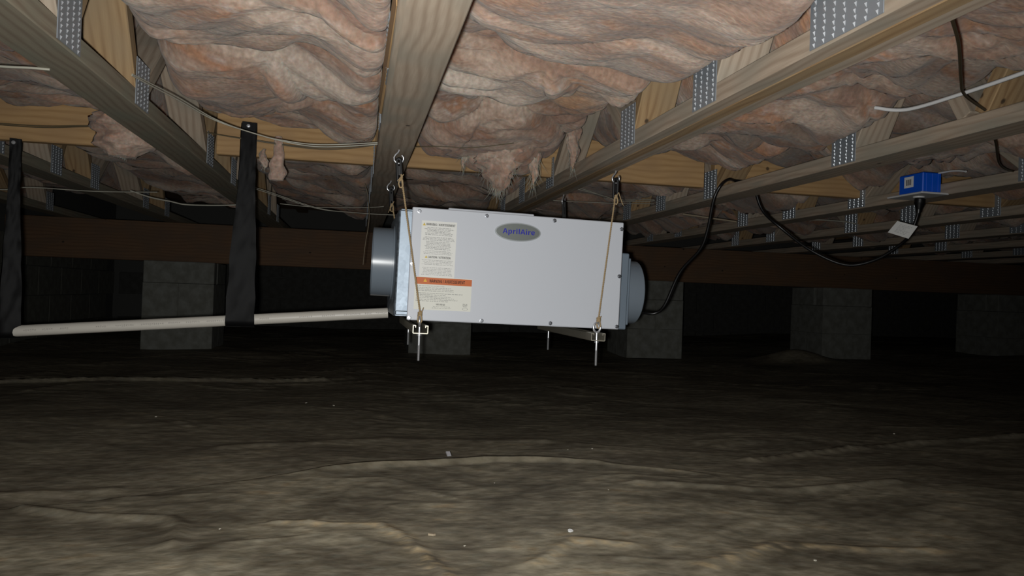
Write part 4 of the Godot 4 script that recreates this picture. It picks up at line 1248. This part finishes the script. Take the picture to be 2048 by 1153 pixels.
func build_outlet() -> void:
	# power cord: out of the unit, over the truss, down to the outlet
	var t := thing("power_cord", "black power cord looping from the unit over a truss to the blue outlet box", "power cord", Vector3(0.76, 0.34, -2.46))
	var o := Vector3(0.76, 0.34, -2.46)
	var path := []
	for p in [Vector3(0.760, 0.356, -2.455), Vector3(0.85, 0.352, -2.40), Vector3(0.918, 0.354, -2.30), Vector3(0.953, 0.354, -2.27), Vector3(0.987, 0.383, -2.27), Vector3(1.036, 0.491, -2.27), Vector3(1.104, 0.569, -2.27), Vector3(1.129, 0.636, -2.27), Vector3(1.148, 0.739, -2.27), Vector3(1.165, 0.786, -2.255), Vector3(1.205, 0.810, -2.28), Vector3(1.25, 0.8145, -2.32), Vector3(1.31, 0.8145, -2.335), Vector3(1.343, 0.800, -2.34), Vector3(1.346, 0.768, -2.341), Vector3(1.365, 0.714, -2.327), Vector3(1.40, 0.660, -2.28), Vector3(1.50, 0.586, -2.255), Vector3(1.60, 0.538, -2.206), Vector3(1.68, 0.556, -2.162), Vector3(1.75, 0.608, -2.133), Vector3(1.785, 0.646, -2.131), Vector3(1.800, 0.700, -2.12), Vector3(1.803, 0.728, -2.118)]:
		path.append(p - o)
	var m := MB.new()
	m.tube(curve(path, 8), 0.0052, 10)
	obj("cable", m.mesh(), M.cord, t)
	m = MB.new()
	m.lathe([Vector2(0.0, 0.0), Vector2(0.007, 0.0), Vector2(0.0085, 0.012), Vector2(0.0135, 0.026), Vector2(0.0165, 0.034), Vector2(0.0165, 0.046), Vector2(0.015, 0.049), Vector2(0, 0.049)], Transform3D(Basis.from_euler(Vector3(0.05, 0, -0.06)), Vector3(1.803, 0.714, -2.118) - o), 20)
	obj("plug", m.mesh(), M.cord, t)
	# white tag on the cord
	var c := [Vector3(1.748, 0.688, -2.146), Vector3(1.768, 0.6655, -2.078), Vector3(1.752, 0.626, -2.098), Vector3(1.732, 0.651, -2.170)]
	var ctr: Vector3 = (c[0] + c[1] + c[2] + c[3]) / 4.0
	m = MB.new()
	var nrm: Vector3 = (c[1] - c[0]).cross(c[3] - c[0]).normalized()
	if nrm.dot(-ctr) < 0.0: nrm = -nrm
	var f := []; var bk := []
	for p in c:
		f.append(p - o + nrm * 0.0006); bk.append(p - o - nrm * 0.0006)
	m.poly(f, nrm, [Vector2(0, 0), Vector2(1, 0), Vector2(1, 1), Vector2(0, 1)])
	m.poly(bk, -nrm, [Vector2(0, 0), Vector2(0, 0), Vector2(0, 0), Vector2(0, 0)])
	for k in 4:
		var mid: Vector3 = (c[k] + c[(k + 1) % 4]) * 0.5 - ctr
		m.poly([f[k], f[(k + 1) % 4], bk[(k + 1) % 4], bk[k]], mid, [Vector2(0, 0), Vector2(0, 0), Vector2(0, 0), Vector2(0, 0)])
	var im := Image.create(96, 80, false, Image.FORMAT_RGB8)
	im.fill(Color(0.86, 0.86, 0.85))
	var r := RandomNumberGenerator.new(); r.seed = 4
	print_rows(im, 22, 82, 14, 7, 8, Color(0.5, 0.5, 0.52), false, r, 3)
	var tm := plain(Color.WHITE, 0.5)
	tm.albedo_texture = ImageTexture.create_from_image(im)
	tag(obj("tag", m.mesh(), tm, t), "white printed tag")
	# outlet box on the truss
	var x0 := 1.7775; var x1 := 1.8475
	var z0 := -2.180; var z1 := -2.072
	var b := thing("outlet_box", "blue plastic outlet box with a white cover plate, fixed to a truss on the right", "outlet box", Vector3((x0 + x1) * 0.5, 0.775, (z0 + z1) * 0.5))
	m = MB.new()
	m.box(Vector3(0, 0.034, 0), Vector3(x1 - x0, 0.068, z1 - z0), 0.003)
	for k in 3:      # moulded ribs round the box
		m.box(Vector3(-0.022 + k * 0.022, 0.034, (z1 - z0) * 0.5 + 0.0008), Vector3(0.003, 0.062, 0.002), 0.0005)
	obj("box", m.mesh(), M.blue, b)
	m = MB.new()
	m.box(Vector3(-0.012, -0.0035, 0.004), Vector3(0.103, 0.006, 0.160), 0.002)
	var pl := obj("cover_plate", m.mesh(), M.white, b)
	m = MB.new()
	m.lathe([Vector2(0, -0.004), Vector2(0.017, -0.004), Vector2(0.018, -0.001), Vector2(0.018, 0.0)], Transform3D(Basis(), Vector3(-0.0095, -0.0065, 0.008)), 20)
	obj("socket", m.mesh(), M.white, pl)
	im = Image.create(40, 48, false, Image.FORMAT_RGB8)
	im.fill(Color(0.88, 0.88, 0.88))
	for k in 9:
		im.fill_rect(Rect2i(9 + int(k * 2.6), 12, 1 + (k % 3 == 0 as int), 26), Color(0.12, 0.12, 0.12))
	var st := sticker(Vector2(0.042, 0.036), im, b, Vector3(-(x1 - x0) * 0.5 - 0.0002, 0.042, -0.008), "barcode_sticker")
	st.rotation.y = -PI / 2
	tag(st, "white barcode sticker")
	m = MB.new()
	m.tube(curve([Vector3(1.838, 0.842, -2.072), Vector3(1.841, 0.842, -2.03), Vector3(1.842, 0.838, -1.995), Vector3(1.8435, 0.832, -1.97)], 6), 0.0052, 8, false, [], 0.6)
	tag(obj("cable", m.mesh(), M.white), "short white cable entering the top of the blue outlet box", "cable")


# ------------------------------------------------------------------ scene
func _ready() -> void:
	# camera, sky, light, exposure
	var cam := Camera3D.new()
	cam.name = "camera"
	cam.fov = 42.5646
	cam.position = Vector3(0, EYE, 0)
	cam.basis = Basis(Vector3.UP, deg_to_rad(-11.7837)) * Basis(Vector3.RIGHT, deg_to_rad(0.4755)) * Basis(Vector3.BACK, deg_to_rad(2.0))
	cam.near = 0.05
	cam.far = 60.0
	cam.current = true
	add_child(cam)
	var we := WorldEnvironment.new()
	we.name = "environment"
	var env := Environment.new()
	env.background_mode = Environment.BG_COLOR
	env.background_color = Color.BLACK
	env.tonemap_mode = Environment.TONE_MAPPER_LINEAR
	env.tonemap_exposure = 1.0
	env.sdfgi_enabled = true
	env.ssao_enabled = true
	env.ssil_enabled = true
	we.environment = env
	add_child(we)
	# the only light in the crawl space: the flash beside the lens, a touch left of and below it
	var flash := SpotLight3D.new()
	flash.name = "camera_flash"
	flash.position = cam.position + cam.basis * Vector3(-0.024, -0.012, 0.0)
	flash.basis = cam.basis * Basis.from_euler(Vector3(deg_to_rad(4.0), deg_to_rad(4.5), 0))
	flash.light_color = Color(1.0, 1.0, 0.99)
	flash.light_energy = 2.65
	flash.light_size = 0.01
	flash.spot_angle = 58.0
	flash.spot_angle_attenuation = 1.0
	flash.spot_range = 20.0
	flash.spot_attenuation = 2.0
	flash.shadow_enabled = true
	add_child(flash)

	rng.seed = 7
	N.noise_type = FastNoiseLite.TYPE_SIMPLEX_SMOOTH
	N.frequency = 1.0
	N.seed = 5
	N.fractal_type = FastNoiseLite.FRACTAL_NONE
	make_materials()
	build_shell()
	build_ground()
	build_trusses()
	build_batts()
	build_boards()
	build_unit()
	build_hangers()
	build_pipe()
	build_tufts()
	build_wires()
	build_outlet()
